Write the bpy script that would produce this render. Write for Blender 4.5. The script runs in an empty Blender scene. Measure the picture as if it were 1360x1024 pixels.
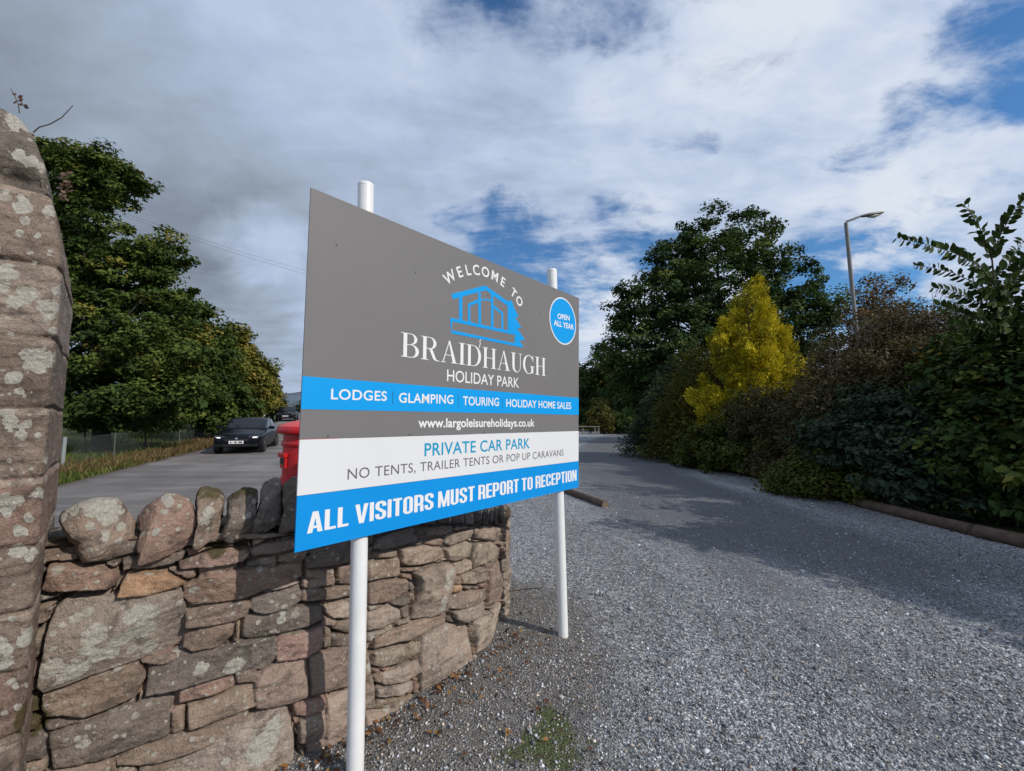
import bpy, bmesh, math, random
import numpy as np
from mathutils import Vector, Matrix
from mathutils.geometry import tessellate_polygon

random.seed(7)
RNG = np.random.default_rng(11)
SC = bpy.context.scene
COL = SC.collection
PI = math.pi

# ------------------------------------------------------------------ camera
FPX = 565.0                       # focal length in photo pixels (1360 wide)
EYE = np.array([0.0, 0.0, 1.6])
TH = math.atan(45.0 / FPX)
FWD = np.array([0, math.cos(TH), math.sin(TH)])
UPV = np.array([0, -math.sin(TH), math.cos(TH)])
RGT = np.array([1.0, 0, 0])
cam = bpy.data.cameras.new("camera")
cam.sensor_width = 36.0
cam.lens = 36.0 * FPX / 1360.0
cam.clip_start = 0.05
cam.clip_end = 6000
camo = bpy.data.objects.new("camera", cam)
COL.objects.link(camo)
camo.location = EYE
camo.rotation_euler = (PI / 2 + TH, 0, 0)
SC.camera = camo

def ray(px, py):
    return FWD + (px - 680) / FPX * RGT + (512 - py) / FPX * UPV
def at(px, py, y):
    """the point seen at photo pixel px,py that is y metres in front of the eye"""
    d = ray(px, py)
    return EYE + d * (y / d[1])
def on_ground(px, py, z=0.0):
    d = ray(px, py)
    return EYE + d * ((z - EYE[2]) / d[2])

# ------------------------------------------------------------------ light
SUN_EL = math.atan(0.67)
SUN_H = np.array([0.87, -0.49]); SUN_H = SUN_H / np.linalg.norm(SUN_H)
SUN_DIR = np.array([SUN_H[0] * math.cos(SUN_EL), SUN_H[1] * math.cos(SUN_EL), math.sin(SUN_EL)])
sun = bpy.data.lights.new("sun", 'SUN')
sun.energy = 3.0
sun.angle = math.radians(0.5)
sun.color = (1.0, 0.93, 0.84)
suno = bpy.data.objects.new("sun", sun)
COL.objects.link(suno)
suno.location = (20, -20, 30)
suno.rotation_euler = Vector(SUN_DIR).to_track_quat('Z', 'Y').to_euler()

SC.view_settings.view_transform = 'Standard'
SC.view_settings.look = 'None'
SC.view_settings.gamma = 1
SC.view_settings.exposure = 0.15
SC.view_settings.use_curve_mapping = False

class NT:
    """small helper that strings shader nodes together"""
    def __init__(s, tree):
        s.t = tree; s.n = tree.nodes; s.l = tree.links
    def new(s, typ, **kw):
        n = s.n.new(typ)
        for k, v in kw.items():
            setattr(n, k, v)
        return n
    def put(s, sock, v):
        if v is None: return
        if hasattr(v, 'links') or isinstance(v, bpy.types.NodeSocket):
            s.l.new(v, sock)
        else:
            if hasattr(sock.default_value, '__len__') and not hasattr(v, '__len__'):
                v = (v,) * len(sock.default_value)
            elif hasattr(sock.default_value, '__len__') and len(sock.default_value) == 4 and len(v) == 3:
                v = (*v, 1)
            sock.default_value = v
    def math(s, op, a, b=None, c=None, clamp=False):
        n = s.new('ShaderNodeMath', operation=op); n.use_clamp = clamp
        s.put(n.inputs[0], a); s.put(n.inputs[1], b)
        if c is not None: s.put(n.inputs[2], c)
        return n.outputs[0]
    def vmath(s, op, a, b=None, scale=None):
        n = s.new('ShaderNodeVectorMath', operation=op)
        s.put(n.inputs[0], a)
        if b is not None: s.put(n.inputs[1], b)
        if scale is not None: s.put(n.inputs['Scale'], scale)
        return n.outputs['Value'] if op in ('DOT_PRODUCT', 'LENGTH', 'DISTANCE') else n.outputs[0]
    def mix(s, f, a, b, blend='MIX'):
        n = s.new('ShaderNodeMix', data_type='RGBA', blend_type=blend)
        s.put(n.inputs['Factor'], f); s.put(n.inputs[6], a); s.put(n.inputs[7], b)
        return n.outputs[2]
    def rng(s, v, a, b, c=0.0, d=1.0, smooth=True):
        n = s.new('ShaderNodeMapRange', interpolation_type='SMOOTHSTEP' if smooth else 'LINEAR')
        s.put(n.inputs[0], v); s.put(n.inputs[1], a); s.put(n.inputs[2], b); s.put(n.inputs[3], c); s.put(n.inputs[4], d)
        return n.outputs[0]
    def noise(s, vec, scale, detail=4, rough=0.55, dist=0.0, out=0):
        n = s.new('ShaderNodeTexNoise')
        if vec is not None: s.put(n.inputs['Vector'], vec)
        s.put(n.inputs['Scale'], scale); s.put(n.inputs['Detail'], detail); s.put(n.inputs['Roughness'], rough); s.put(n.inputs['Distortion'], dist)
        return n.outputs[out]
    def voro(s, vec, scale, feature='F1', rand=1.0):
        n = s.new('ShaderNodeTexVoronoi', feature=feature)
        if vec is not None: s.put(n.inputs['Vector'], vec)
        s.put(n.inputs['Scale'], scale); s.put(n.inputs['Randomness'], rand)
        return n
    def ramp(s, f, stops, interp='LINEAR'):
        n = s.new('ShaderNodeValToRGB'); cr = n.color_ramp; cr.interpolation = interp
        while len(cr.elements) < len(stops): cr.elements.new(0.5)
        for e, (p, c) in zip(cr.elements, stops):
            e.position = p; e.color = (*c, 1) if len(c) == 3 else c
        s.put(n.inputs[0], f)
        return n.outputs[0]
    def attr(s, name, out='Fac'):
        n = s.new('ShaderNodeAttribute', attribute_name=name)
        return n.outputs[out]
    def scale(s, vec, xyz):
        return s.vmath('MULTIPLY', vec, xyz)

# ------------------------------------------------------------------ sky
world = bpy.data.worlds.new("World")
SC.world = world
world.use_nodes = True
def build_sky():
    N = NT(world.node_tree)
    bg = world.node_tree.nodes['Background']
    sky = N.new('ShaderNodeTexSky', sky_type='NISHITA')
    sky.sun_disc = False
    sky.sun_elevation = SUN_EL
    sky.sun_rotation = math.atan2(SUN_H[0], SUN_H[1])
    sky.air_density = 1.0; sky.dust_density = 0.3; sky.ozone_density = 2.0
    d = N.vmath('NORMALIZE', N.new('ShaderNodeTexCoord').outputs['Generated'])
    sep = N.new('ShaderNodeSeparateXYZ'); N.put(sep.inputs[0], d)
    zz = N.math('ADD', N.math('MAXIMUM', sep.outputs[2], 0.0), 0.22)
    comb = N.new('ShaderNodeCombineXYZ')
    N.put(comb.inputs[0], N.math('DIVIDE', sep.outputs[0], zz))
    N.put(comb.inputs[1], N.math('DIVIDE', sep.outputs[1], zz))
    P = comb.outputs[0]
    wz = N.noise(d, 5.0, 6, 0.6, 0.3, out=1)
    dw = N.vmath('NORMALIZE', N.vmath('ADD', d, N.vmath('SCALE', N.vmath('SUBTRACT', wz, (.5, .5, .5)), scale=0.20)))
    def blob(px, py, rpx, amp):
        v = ray(px, py); v = v / np.linalg.norm(v)
        ang = math.atan(rpx / FPX)
        dt = N.vmath('DOT_PRODUCT', dw, tuple(v))
        return N.rng(dt, math.cos(ang), 1.0, 0.0, amp)
    def total(lst, op='ADD'):
        acc = None
        for b in lst:
            o = blob(*b)
            acc = o if acc is None else N.math(op, acc, o)
        return acc
    n1 = N.noise(P, 1.7, 10, 0.60, 0.4)
    # mackerel streaks: noise squeezed along one heading
    rot = N.new('ShaderNodeMapping'); N.put(rot.inputs['Vector'], P)
    rot.inputs['Rotation'].default_value = (0, 0, math.radians(-35)); rot.inputs['Scale'].default_value = (1.0, 2.4, 1)
    n2 = N.noise(rot.outputs[0], 2.6, 10, 0.62, 0.5)
    n3 = N.noise(P, 8.0, 8, 0.65, 0.3)
    c0 = lambda n, k: N.math('MULTIPLY', N.math('SUBTRACT', n, 0.5), k)
    nn = N.math('ADD', N.math('ADD', c0(n1, 1.1), c0(n2, 1.5)), c0(n3, 0.8))
    thin = [(560, 45, 90, -.44), (590, 85, 60, -.30), (690, 12, 95, -.40), (860, 5, 115, -.46), (970, 25, 105, -.36), (915, 140, 80, -.46), (740, 40, 60, -.2), (1000, 5, 60, -.3),
            (1365, 88, 85, -.75), (1310, 124, 72, -.66), (1255, 160, 66, -.58), (1200, 200, 68, -.50), (1150, 243, 72, -.50), (1330, 165, 40, -.44), (1270, 205, 40, -.38),
            (600, 322, 80, -.50), (680, 345, 105, -.72), (760, 370, 95, -.60), (850, 325, 90, -.56), (800, 345, 60, -.4), (720, 310, 60, -.3),
            (1110, 345, 100, -.80), (1160, 340, 50, -.5), (1225, 310, 88, -.70), (1290, 285, 80, -.55), (1190, 385, 60, -.60), (1345, 285, 50, -.45), (1270, 350, 60, -.4)]
    full = [(150, 200, 500, .45), (330, 380, 220, .35), (500, 200, 220, .14), (800, 440, 90, .30), (1100, 60, 260, .24), (1000, 200, 200, .16), (800, 200, 200, .14), (1185, 345, 40, .24), (1300, 240, 70, .26), (1190, 275, 60, .2), (1340, 335, 60, .3)]
    dens = N.math('ADD', N.math('ADD', nn, total(full)), N.math('ADD', total(thin, 'MINIMUM'), 0.90))
    cover = N.rng(dens, 0.22, 0.86)
    cover = N.math('MULTIPLY', cover, 0.985)
    greys = [(20, 250, 330, .12), (280, 370, 130, .16), (180, 250, 240, .14), (90, 120, 240, .06), (345, 325, 55, -.34), (350, 440, 90, -.22), (365, 365, 60, -.18), (300, 90, 120, -.10), (480, 130, 180, -.06), (1000, 190, 330, -.12), (1200, 60, 260, -.10), (1235, 262, 60, -.14), (800, 440, 90, -.2),
             (365, 485, 60, .20), (320, 395, 60, .14), (620, 270, 180, .08)]
    g1 = N.noise(P, 2.1, 9, 0.58, 0.4)
    g2 = N.noise(rot.outputs[0], 3.0, 9, 0.6, 0.4)
    calm = N.math('SUBTRACT', 1.0, blob(120, 150, 520, .55))
    var = N.math('MULTIPLY', N.math('ADD', c0(g1, 0.95), c0(g2, 0.75)), calm)
    thick = N.rng(dens, 0.5, 1.5, -0.10, 0.08, smooth=False)
    dark = N.math('ADD', N.math('ADD', var, thick), N.math('ADD', total(greys), 0.405))
    ccol = N.ramp(dark, [(0.0, (.66, .71, .79)), (0.22, (.52, .60, .745)), (0.45, (.395, .475, .63)), (0.7, (.29, .345, .425)), (1.0, (.17, .205, .25))])
    skyc = N.mix(1.0, N.vmath('SCALE', sky.outputs[0], scale=0.085), (0.62, 1.05, 1.38), 'MULTIPLY')
    fin = N.mix(cover, skyc, ccol)
    # below the horizon: dull ground tone
    low = N.rng(sep.outputs[2], -0.06, 0.0)
    fin = N.mix(low, (.10, .11, .10), fin)
    N.put(bg.inputs[0], fin)
    bg.inputs[1].default_value = 1.0
build_sky()
SKY_DONE = True

# ------------------------------------------------------------------ numpy helpers
def _hash(ix, iy, iz, seed):
    h = (ix.astype(np.int64) * 374761393 + iy.astype(np.int64) * 668265263 + iz.astype(np.int64) * 2147483647 + seed * 1274126177) & 0xffffffff
    h = ((h ^ (h >> 13)) * 1274126177) & 0xffffffff
    h = ((h ^ (h >> 16)) * 2246822519) & 0xffffffff
    return ((h ^ (h >> 15)) & 0xffff) / 65535.0
def vnoise(p, seed=0):
    p = np.asarray(p, float)
    i = np.floor(p).astype(np.int64); f = p - i; f = f * f * (3 - 2 * f)
    r = 0
    for dx in (0, 1):
        wx = f[..., 0] if dx else 1 - f[..., 0]
        for dy in (0, 1):
            wy = f[..., 1] if dy else 1 - f[..., 1]
            for dz in (0, 1):
                wz = f[..., 2] if dz else 1 - f[..., 2]
                r = r + wx * wy * wz * _hash(i[..., 0] + dx, i[..., 1] + dy, i[..., 2] + dz, seed)
    return r * 2 - 1
def fbm(p, octv=4, seed=0, gain=0.5):
    p = np.asarray(p, float); a = 1.0; t = 0; s = 0
    for k in range(octv):
        t = t + a * vnoise(p * (2.03 ** k), seed + k * 17); s += a; a *= gain
    return t / s
def sstep(a, b, x):
    t = np.clip((x - a) / (b - a), 0, 1)
    return t * t * (3 - 2 * t)
def height(x, y):
    """the lane on the left climbs gently away, the gravel drive is level"""
    x = np.asarray(x, float); y = np.asarray(y, float)
    k = sstep(0.0, -3.5, x + 0.22 * y)
    r = 0.031 * np.clip(y - 11, 0, 7) + 0.049 * np.clip(y - 18, 0, 60) + 0.0 * y
    r = r - 0.012 * np.exp(-((y - 11) / 2.5) ** 2) + 0.012 * np.exp(-((y - 18) / 3) ** 2) * 0
    return k * r
def hz(x, y):
    return float(height(x, y))

# ------------------------------------------------------------------ object helpers
def mesh_np(name, verts, faces, mat=None, parent=None, attrs=None, smooth=False, cols=None):
    """faces: (n,k) int array, k = 3 or 4"""
    verts = np.asarray(verts, np.float32); faces = np.asarray(faces, np.int32)
    me = bpy.data.meshes.new(name)
    me.vertices.add(len(verts)); me.vertices.foreach_set('co', verts.ravel())
    n, k = faces.shape
    me.loops.add(n * k); me.loops.foreach_set('vertex_index', faces.ravel())
    me.polygons.add(n); me.polygons.foreach_set('loop_start', np.arange(0, n * k, k, dtype=np.int32))
    try: me.polygons.foreach_set('loop_total', np.full(n, k, np.int32))
    except Exception: pass
    me.update(calc_edges=True)
    if smooth: me.polygons.foreach_set('use_smooth', np.ones(n, bool))
    for an, av in (attrs or {}).items():
        a = me.attributes.new(an, 'FLOAT', 'POINT'); a.data.foreach_set('value', np.asarray(av, np.float32))
    for an, av in (cols or {}).items():
        av = np.asarray(av, np.float32)
        if av.shape[1] == 3: av = np.c_[av, np.ones(len(av), np.float32)]
        a = me.attributes.new(an, 'FLOAT_COLOR', 'POINT'); a.data.foreach_set('color', av.ravel())
    if mat: me.materials.append(mat)
    o = bpy.data.objects.new(name, me); COL.objects.link(o)
    if parent: o.parent = parent
    return o
def mesh_py(name, verts, faces, mat=None, parent=None, smooth=False, bevel=0):
    me = bpy.data.meshes.new(name)
    me.from_pydata([tuple(map(float, v)) for v in verts], [], [tuple(int(i) for i in f) for f in faces])
    if smooth: me.polygons.foreach_set('use_smooth', np.ones(len(me.polygons), bool))
    if mat: me.materials.append(mat)
    me.update()
    o = bpy.data.objects.new(name, me); COL.objects.link(o)
    if parent: o.parent = parent
    if bevel:
        m = o.modifiers.new('bevel', 'BEVEL'); m.width = bevel; m.segments = 2; m.limit_method = 'ANGLE'
    return o
class MB:
    """collects simple solids, then becomes ONE mesh"""
    def __init__(s): s.v = []; s.f = []
    def add(s, v, f):
        b = len(s.v); s.v += [tuple(map(float, p)) for p in v]; s.f += [tuple(i + b for i in q) for q in f]
    def box(s, c, size, rz=0.0, M=None):
        hx, hy, hh = size[0] / 2, size[1] / 2, size[2] / 2
        v = [Vector((x, y, z)) for z in (-hh, hh) for x, y in ((-hx, -hy), (hx, -hy), (hx, hy), (-hx, hy))]
        R = M if M else Matrix.Rotation(rz, 3, 'Z')
        v = [R @ p + Vector(c) for p in v]
        s.add(v, [(3, 2, 1, 0), (4, 5, 6, 7), (0, 1, 5, 4), (1, 2, 6, 5), (2, 3, 7, 6), (3, 0, 4, 7)])
    def tube(s, pts, radii, n=10, cap=True):
        pts = [Vector(p) for p in pts]
        if not hasattr(radii, '__len__'): radii = [radii] * len(pts)
        v = []; f = []
        ref = Vector((0.13, 0.31, 0.94)).normalized()
        for i, p in enumerate(pts):
            t = (pts[min(i + 1, len(pts) - 1)] - pts[max(i - 1, 0)]).normalized()
            a = t.cross(ref)
            if a.length < 1e-3: a = t.cross(Vector((1, 0, 0)))
            a.normalize(); b = t.cross(a)
            for k in range(n):
                th = 2 * PI * k / n
                v.append(p + (a * math.cos(th) + b * math.sin(th)) * radii[i])
        for i in range(len(pts) - 1):
            for k in range(n):
                k2 = (k + 1) % n
                f.append((i * n + k, i * n + k2, (i + 1) * n + k2, (i + 1) * n + k))
        if cap:
            f.append(tuple(range(n))[::-1]); f.append(tuple((len(pts) - 1) * n + k for k in range(n)))
        s.add(v, f)
    def lathe(s, prof, n=32, c=(0, 0, 0), wob=None):
        v = []; f = []
        for i, (r, z) in enumerate(prof):
            for k in range(n):
                th = 2 * PI * k / n
                rr = r if wob is None else wob(i, r, th)
                v.append((c[0] + rr * math.cos(th), c[1] + rr * math.sin(th), c[2] + z))
        for i in range(len(prof) - 1):
            for k in range(n):
                k2 = (k + 1) % n
                f.append((i * n + k, i * n + k2, (i + 1) * n + k2, (i + 1) * n + k))
        f.append(tuple(range(n))[::-1]); f.append(tuple((len(prof) - 1) * n + k for k in range(n)))
        s.add(v, f)
    def build(s, name, mat=None, parent=None, smooth=False, bevel=0):
        return mesh_py(name, s.v, s.f, mat, parent, smooth, bevel)
def smooth_by_angle(o, deg=35):
    me = o.data
    me.polygons.foreach_set('use_smooth', np.ones(len(me.polygons), bool))
    try: me.set_sharp_from_angle(angle=math.radians(deg))
    except Exception: pass
def tag(o, label=None, cat=None, group=None, kind=None):
    if label: o['label'] = label
    if cat: o['category'] = cat
    if group: o['group'] = group
    if kind: o['kind'] = kind
    return o
def thing(name, label, cat, loc=(0, 0, 0), rz=0.0, group=None):
    o = bpy.data.objects.new(name, None); COL.objects.link(o)
    o.location = tuple(map(float, loc)); o.rotation_euler = (0, 0, rz); o.empty_display_size = 0.2
    return tag(o, label, cat, group)
def copy_tree(o, parent=None):
    c = o.copy(); COL.objects.link(c)
    if parent: c.parent = parent
    for ch in list(o.children): copy_tree(ch, c)
    return c

# ------------------------------------------------------------------ materials
def mat(name, base=(.5, .5, .5), rough=0.6, metal=0.0, spec=0.5, vary=0.0, vscale=6.0, bump=0.0, bscale=40.0, coat=0.0):
    m = bpy.data.materials.new(name); m.use_nodes = True
    N = NT(m.node_tree); b = m.node_tree.nodes['Principled BSDF']
    tc = N.new('ShaderNodeTexCoord').outputs['Object']
    col = base
    if vary:
        n = N.noise(tc, vscale, 5, 0.6)
        f = N.rng(n, 0.3, 0.7, 1 - vary, 1 + vary, smooth=False)
        col = N.vmath('SCALE', tuple(base), scale=f)
    N.put(b.inputs['Base Color'], col)
    b.inputs['Roughness'].default_value = rough; b.inputs['Metallic'].default_value = metal
    b.inputs['Specular IOR Level'].default_value = spec
    if coat: b.inputs['Coat Weight'].default_value = coat; b.inputs['Coat Roughness'].default_value = 0.05
    if bump:
        bn = N.new('ShaderNodeBump'); bn.inputs['Strength'].default_value = bump; bn.inputs['Distance'].default_value = 0.01
        N.put(bn.inputs['Height'], N.noise(tc, bscale, 5, 0.6)); N.put(b.inputs['Normal'], bn.outputs[0])
    return m
def leaf_mat(name, stops, trans=0.25, rough=0.65, spec=0.12):
    m = bpy.data.materials.new(name); m.use_nodes = True
    N = NT(m.node_tree); b = m.node_tree.nodes['Principled BSDF']; out = m.node_tree.nodes['Material Output']
    c = N.ramp(N.attr('tint'), stops)
    N.put(b.inputs['Base Color'], c); b.inputs['Roughness'].default_value = rough; b.inputs['Specular IOR Level'].default_value = spec
    t = N.new('ShaderNodeBsdfTranslucent'); N.put(t.inputs[0], N.mix(1.0, c, (1.15, 1.1, .6), 'MULTIPLY'))
    mx = N.new('ShaderNodeMixShader'); mx.inputs[0].default_value = trans
    N.l.new(b.outputs[0], mx.inputs[1]); N.l.new(t.outputs[0], mx.inputs[2]); N.l.new(mx.outputs[0], out.inputs[0])
    return m
def stone_mat(name):
    m = bpy.data.materials.new(name); m.use_nodes = True
    N = NT(m.node_tree); b = m.node_tree.nodes['Principled BSDF']
    tc = N.new('ShaderNodeTexCoord').outputs['Object']
    col = N.attr('col', 'Color')
    band = N.noise(N.scale(tc, (14, 14, 60)), 1.0, 6, 0.65, 0.6)
    big = N.noise(tc, 7.0, 6, 0.6, 0.3)
    fine = N.noise(tc, 160, 4, 0.65)
    f = N.math('ADD', N.math('MULTIPLY', N.math('SUBTRACT', band, 0.5), 0.7), N.math('MULTIPLY', N.math('SUBTRACT', big, 0.5), 1.5))
    f = N.math('ADD', f, N.math('MULTIPLY', N.math('SUBTRACT', fine, 0.5), 1.9))
    mott = N.noise(tc, 48, 6, 0.7, 0.3)
    f = N.math('ADD', f, N.math('MULTIPLY', N.math('SUBTRACT', mott, 0.5), 1.1))
    col = N.vmath('SCALE', col, scale=N.math('MAXIMUM', N.math('ADD', f, 1.28), 0.2))
    col = N.mix(1.0, col, (1.05, .965, .915), 'MULTIPLY')
    # dark grime film and warmer patches
    gr = N.rng(N.noise(tc, 11, 5, 0.65, 0.5), 0.52, 0.68, 0.0, 0.6)
    col = N.mix(gr, col, (.060, .053, .045))
    # grey crust of old lichen
    cr = N.rng(N.noise(tc, 24, 6, 0.7, 0.4), 0.57, 0.66)
    cr = N.math('MULTIPLY', cr, N.rng(N.noise(tc, 4.5, 3, 0.5), 0.42, 0.62))
    col = N.mix(N.math('MULTIPLY', cr, 0.55), col, (.34, .32, .27))
    # pale lichen: painted spots with rough edges + small specks
    wob = N.noise(tc, 70, 4, 0.6, out=1)
    v2 = N.vmath('ADD', tc, N.vmath('SCALE', N.vmath('SUBTRACT', wob, (.5, .5, .5)), scale=0.012))
    sp = N.voro(v2, 42)
    szr = N.new('ShaderNodeSeparateColor'); N.put(szr.inputs[0], sp.outputs['Color'])
    speck = N.math('LESS_THAN', sp.outputs['Distance'], N.math('MULTIPLY', N.math('SUBTRACT', szr.outputs[0], 0.50), 0.85))
    sp2 = N.voro(v2, 15)
    sz2 = N.new('ShaderNodeSeparateColor'); N.put(sz2.inputs[0], sp2.outputs['Color'])
    speck2 = N.math('LESS_THAN', sp2.outputs['Distance'], N.math('MULTIPLY', N.math('SUBTRACT', sz2.outputs[0], 0.74), 1.3))
    amt = N.rng(N.noise(tc, 3.2, 3, 0.5), 0.27, 0.44)
    li = N.math('MULTIPLY', N.math('MAXIMUM', speck, speck2), N.math('MULTIPLY', amt, 0.85))
    lp = N.math('ADD', N.attr('lichen'), N.math('MULTIPLY', N.math('SUBTRACT', N.noise(tc, 55, 5, 0.65), 0.5), 0.9))
    lp = N.math('MULTIPLY', N.rng(lp, 0.47, 0.55), N.rng(N.noise(tc, 130, 4, 0.7), 0.30, 0.46, 0.55, 0.95))
    li = N.math('MAXIMUM', li, lp)
    lc = N.ramp(N.noise(tc, 90, 4, 0.7), [(0.25, (.26, .25, .21)), (0.5, (.42, .40, .345)), (0.75, (.58, .55, .48))])
    col = N.mix(li, col, lc)
    mo = N.rng(N.math('ADD', N.attr('moss'), N.math('MULTIPLY', N.math('SUBTRACT', N.noise(tc, 40, 5, 0.7), 0.5), 1.0)), 0.45, 0.7)
    col = N.mix(N.math('MULTIPLY', mo, 0.85), col, N.mix(N.noise(tc, 120, 3), (.030, .034, .010), (.11, .085, .03)))
    N.put(b.inputs['Base Color'], col)
    b.inputs['Roughness'].default_value = 0.92; b.inputs['Specular IOR Level'].default_value = 0.18
    hgt = N.math('ADD', N.math('MULTIPLY', band, 0.4), N.math('ADD', N.math('MULTIPLY', fine, 0.55), N.math('MULTIPLY', li, 0.12)))
    hgt = N.math('ADD', hgt, N.math('MULTIPLY', mott, 1.1))
    bn = N.new('ShaderNodeBump'); bn.inputs['Strength'].default_value = 1.0; bn.inputs['Distance'].default_value = 0.010
    N.put(bn.inputs['Height'], hgt); N.put(b.inputs['Normal'], bn.outputs[0])
    return m
def gravel_mat():
    m = bpy.data.materials.new('gravel'); m.use_nodes = True
    N = NT(m.node_tree); b = m.node_tree.nodes['Principled BSDF']
    tc = N.new('ShaderNodeTexCoord').outputs['Object']
    v = N.voro(tc, 75); v2 = N.voro(tc, 34)
    s1 = N.new('ShaderNodeSeparateColor'); N.put(s1.inputs[0], v.outputs['Color'])
    s2 = N.new('ShaderNodeSeparateColor'); N.put(s2.inputs[0], v2.outputs['Color'])
    r = N.math('ADD', N.math('MULTIPLY', s1.outputs[0], 0.65), N.math('MULTIPLY', s2.outputs[0], 0.35))
    col = N.ramp(r, [(0.1, (.085, .091, .099)), (0.45, (.215, .226, .24)), (0.75, (.43, .44, .45)), (0.97, (.66, .65, .63))])
    st = N.noise(N.scale(tc, (0.9, 0.28, 1)), 1.0, 5, 0.6, 0.6)
    col = N.vmath('SCALE', col, scale=N.rng(st, 0.3, 0.72, 0.58, 1.32, smooth=False))
    wo = N.math('ADD', N.attr('worn_shade'), N.math('MULTIPLY', N.math('SUBTRACT', N.noise(N.scale(tc, (2.2, .8, 1)), 1.0, 7, 0.7, 0.4), 0.5), 0.9))
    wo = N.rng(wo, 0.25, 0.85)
    col = N.mix(N.math('MULTIPLY', wo, 0.85), col, N.mix(N.noise(tc, 110, 3, 0.7), (.062, .066, .075), (.165, .17, .18)))  # packed track tone, made darker still to deepen the shade there
    so = N.math('ADD', N.attr('soil'), N.math('MULTIPLY', N.math('SUBTRACT', N.noise(tc, 9, 6, 0.7), 0.5), 1.1))
    so = N.rng(so, 0.38, 0.8)
    soilc = N.mix(N.noise(tc, 60, 4, 0.7), (.070, .058, .044), (.19, .168, .142))
    col = N.mix(N.math('MULTIPLY', so, 0.75), col, soilc)
    mo = N.math('ADD', N.attr('moss'), N.math('MULTIPLY', N.math('SUBTRACT', N.noise(tc, 13, 8, 0.75), 0.5), 2.2))
    mo = N.rng(mo, 0.40, 0.80)
    col = N.mix(N.math('MULTIPLY', mo, 0.82), col, N.mix(N.noise(tc, 90, 3), (.028, .040, .008), (.095, .115, .022)))
    N.put(b.inputs['Base Color'], col); b.inputs['Roughness'].default_value = 0.85; b.inputs['Specular IOR Level'].default_value = 0.3
    hgt = N.math('SUBTRACT', 1.0, v.outputs['Distance'])
    bn = N.new('ShaderNodeBump'); bn.inputs['Strength'].default_value = 0.9; bn.inputs['Distance'].default_value = 0.012
    N.put(bn.inputs['Height'], N.math('ADD', N.math('MULTIPLY', hgt, 1.0), N.math('MULTIPLY', s1.outputs[1], 0.6))); N.put(b.inputs['Normal'], bn.outputs[0])
    return m
def asphalt_mat():
    m = bpy.data.materials.new('asphalt'); m.use_nodes = True
    N = NT(m.node_tree); b = m.node_tree.nodes['Principled BSDF']
    tc = N.new('ShaderNodeTexCoord').outputs['Object']
    rot = N.new('ShaderNodeMapping'); N.put(rot.inputs['Vector'], tc); rot.inputs['Rotation'].default_value = (0, 0, math.radians(-62))
    rot.inputs['Scale'].default_value = (0.16, 1.3, 1)
    a = N.noise(rot.outputs[0], 1.0, 6, 0.6, 0.4)
    g = N.noise(tc, 90, 4, 0.7)
    p = N.noise(tc, 0.8, 5, 0.6, 0.4)
    col = N.ramp(N.math('ADD', N.math('MULTIPLY', a, 0.6), N.math('MULTIPLY', p, 0.4)), [(0.32, (.095, .087, .083)), (0.5, (.15, .138, .130)), (0.62, (.24, .225, .214))])
    col = N.vmath('SCALE', col, scale=N.rng(g, 0.3, 0.7, 0.6, 1.4, smooth=False))
    li = N.math('ADD', N.attr('litter'), N.math('MULTIPLY', N.math('SUBTRACT', N.noise(tc, 5, 6, 0.7), 0.5), 1.2))
    col = N.mix(N.math('MULTIPLY', N.rng(li, 0.4, 0.8), 0.85), col, N.mix(N.noise(tc, 30, 3, .7), (.050, .035, .028), (.11, .075, .05)))
    N.put(b.inputs['Base Color'], col); b.inputs['Roughness'].default_value = 0.8; b.inputs['Specular IOR Level'].default_value = 0.35
    bn = N.new('ShaderNodeBump'); bn.inputs['Strength'].default_value = 0.5; bn.inputs['Distance'].default_value = 0.006
    N.put(bn.inputs['Height'], g); N.put(b.inputs['Normal'], bn.outputs[0])
    return m
def ground_mat():
    m = bpy.data.materials.new('earth_and_grass'); m.use_nodes = True
    N = NT(m.node_tree); b = m.node_tree.nodes['Principled BSDF']
    tc = N.new('ShaderNodeTexCoord').outputs['Object']
    n = N.noise(tc, 0.5, 7, 0.65); n2 = N.noise(tc, 14, 5, 0.7)
    c = N.ramp(N.math('ADD', N.math('MULTIPLY', n, .5), N.math('MULTIPLY', n2, .5)), [(0.35, (.035, .03, .018)), (0.5, (.05, .06, .02)), (0.62, (.075, .095, .03))])
    N.put(b.inputs['Base Color'], c); b.inputs['Roughness'].default_value = 0.95; b.inputs['Specular IOR Level'].default_value = 0.1
    bn = N.new('ShaderNodeBump'); bn.inputs['Strength'].default_value = 0.8; bn.inputs['Distance'].default_value = 0.05
    N.put(bn.inputs['Height'], n2); N.put(b.inputs['Normal'], bn.outputs[0])
    return m
M = {}
M['stone'] = stone_mat('weathered_sandstone')
M['gravel'] = gravel_mat()
M['asphalt'] = asphalt_mat()
M['ground'] = ground_mat()
M['bark'] = mat('bark', (.062, .052, .042), 0.9, vary=0.4, bump=0.8, bscale=18, spec=0.2)
M['twig'] = mat('twig', (.10, .07, .06), 0.85, vary=0.3, spec=0.2)

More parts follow.
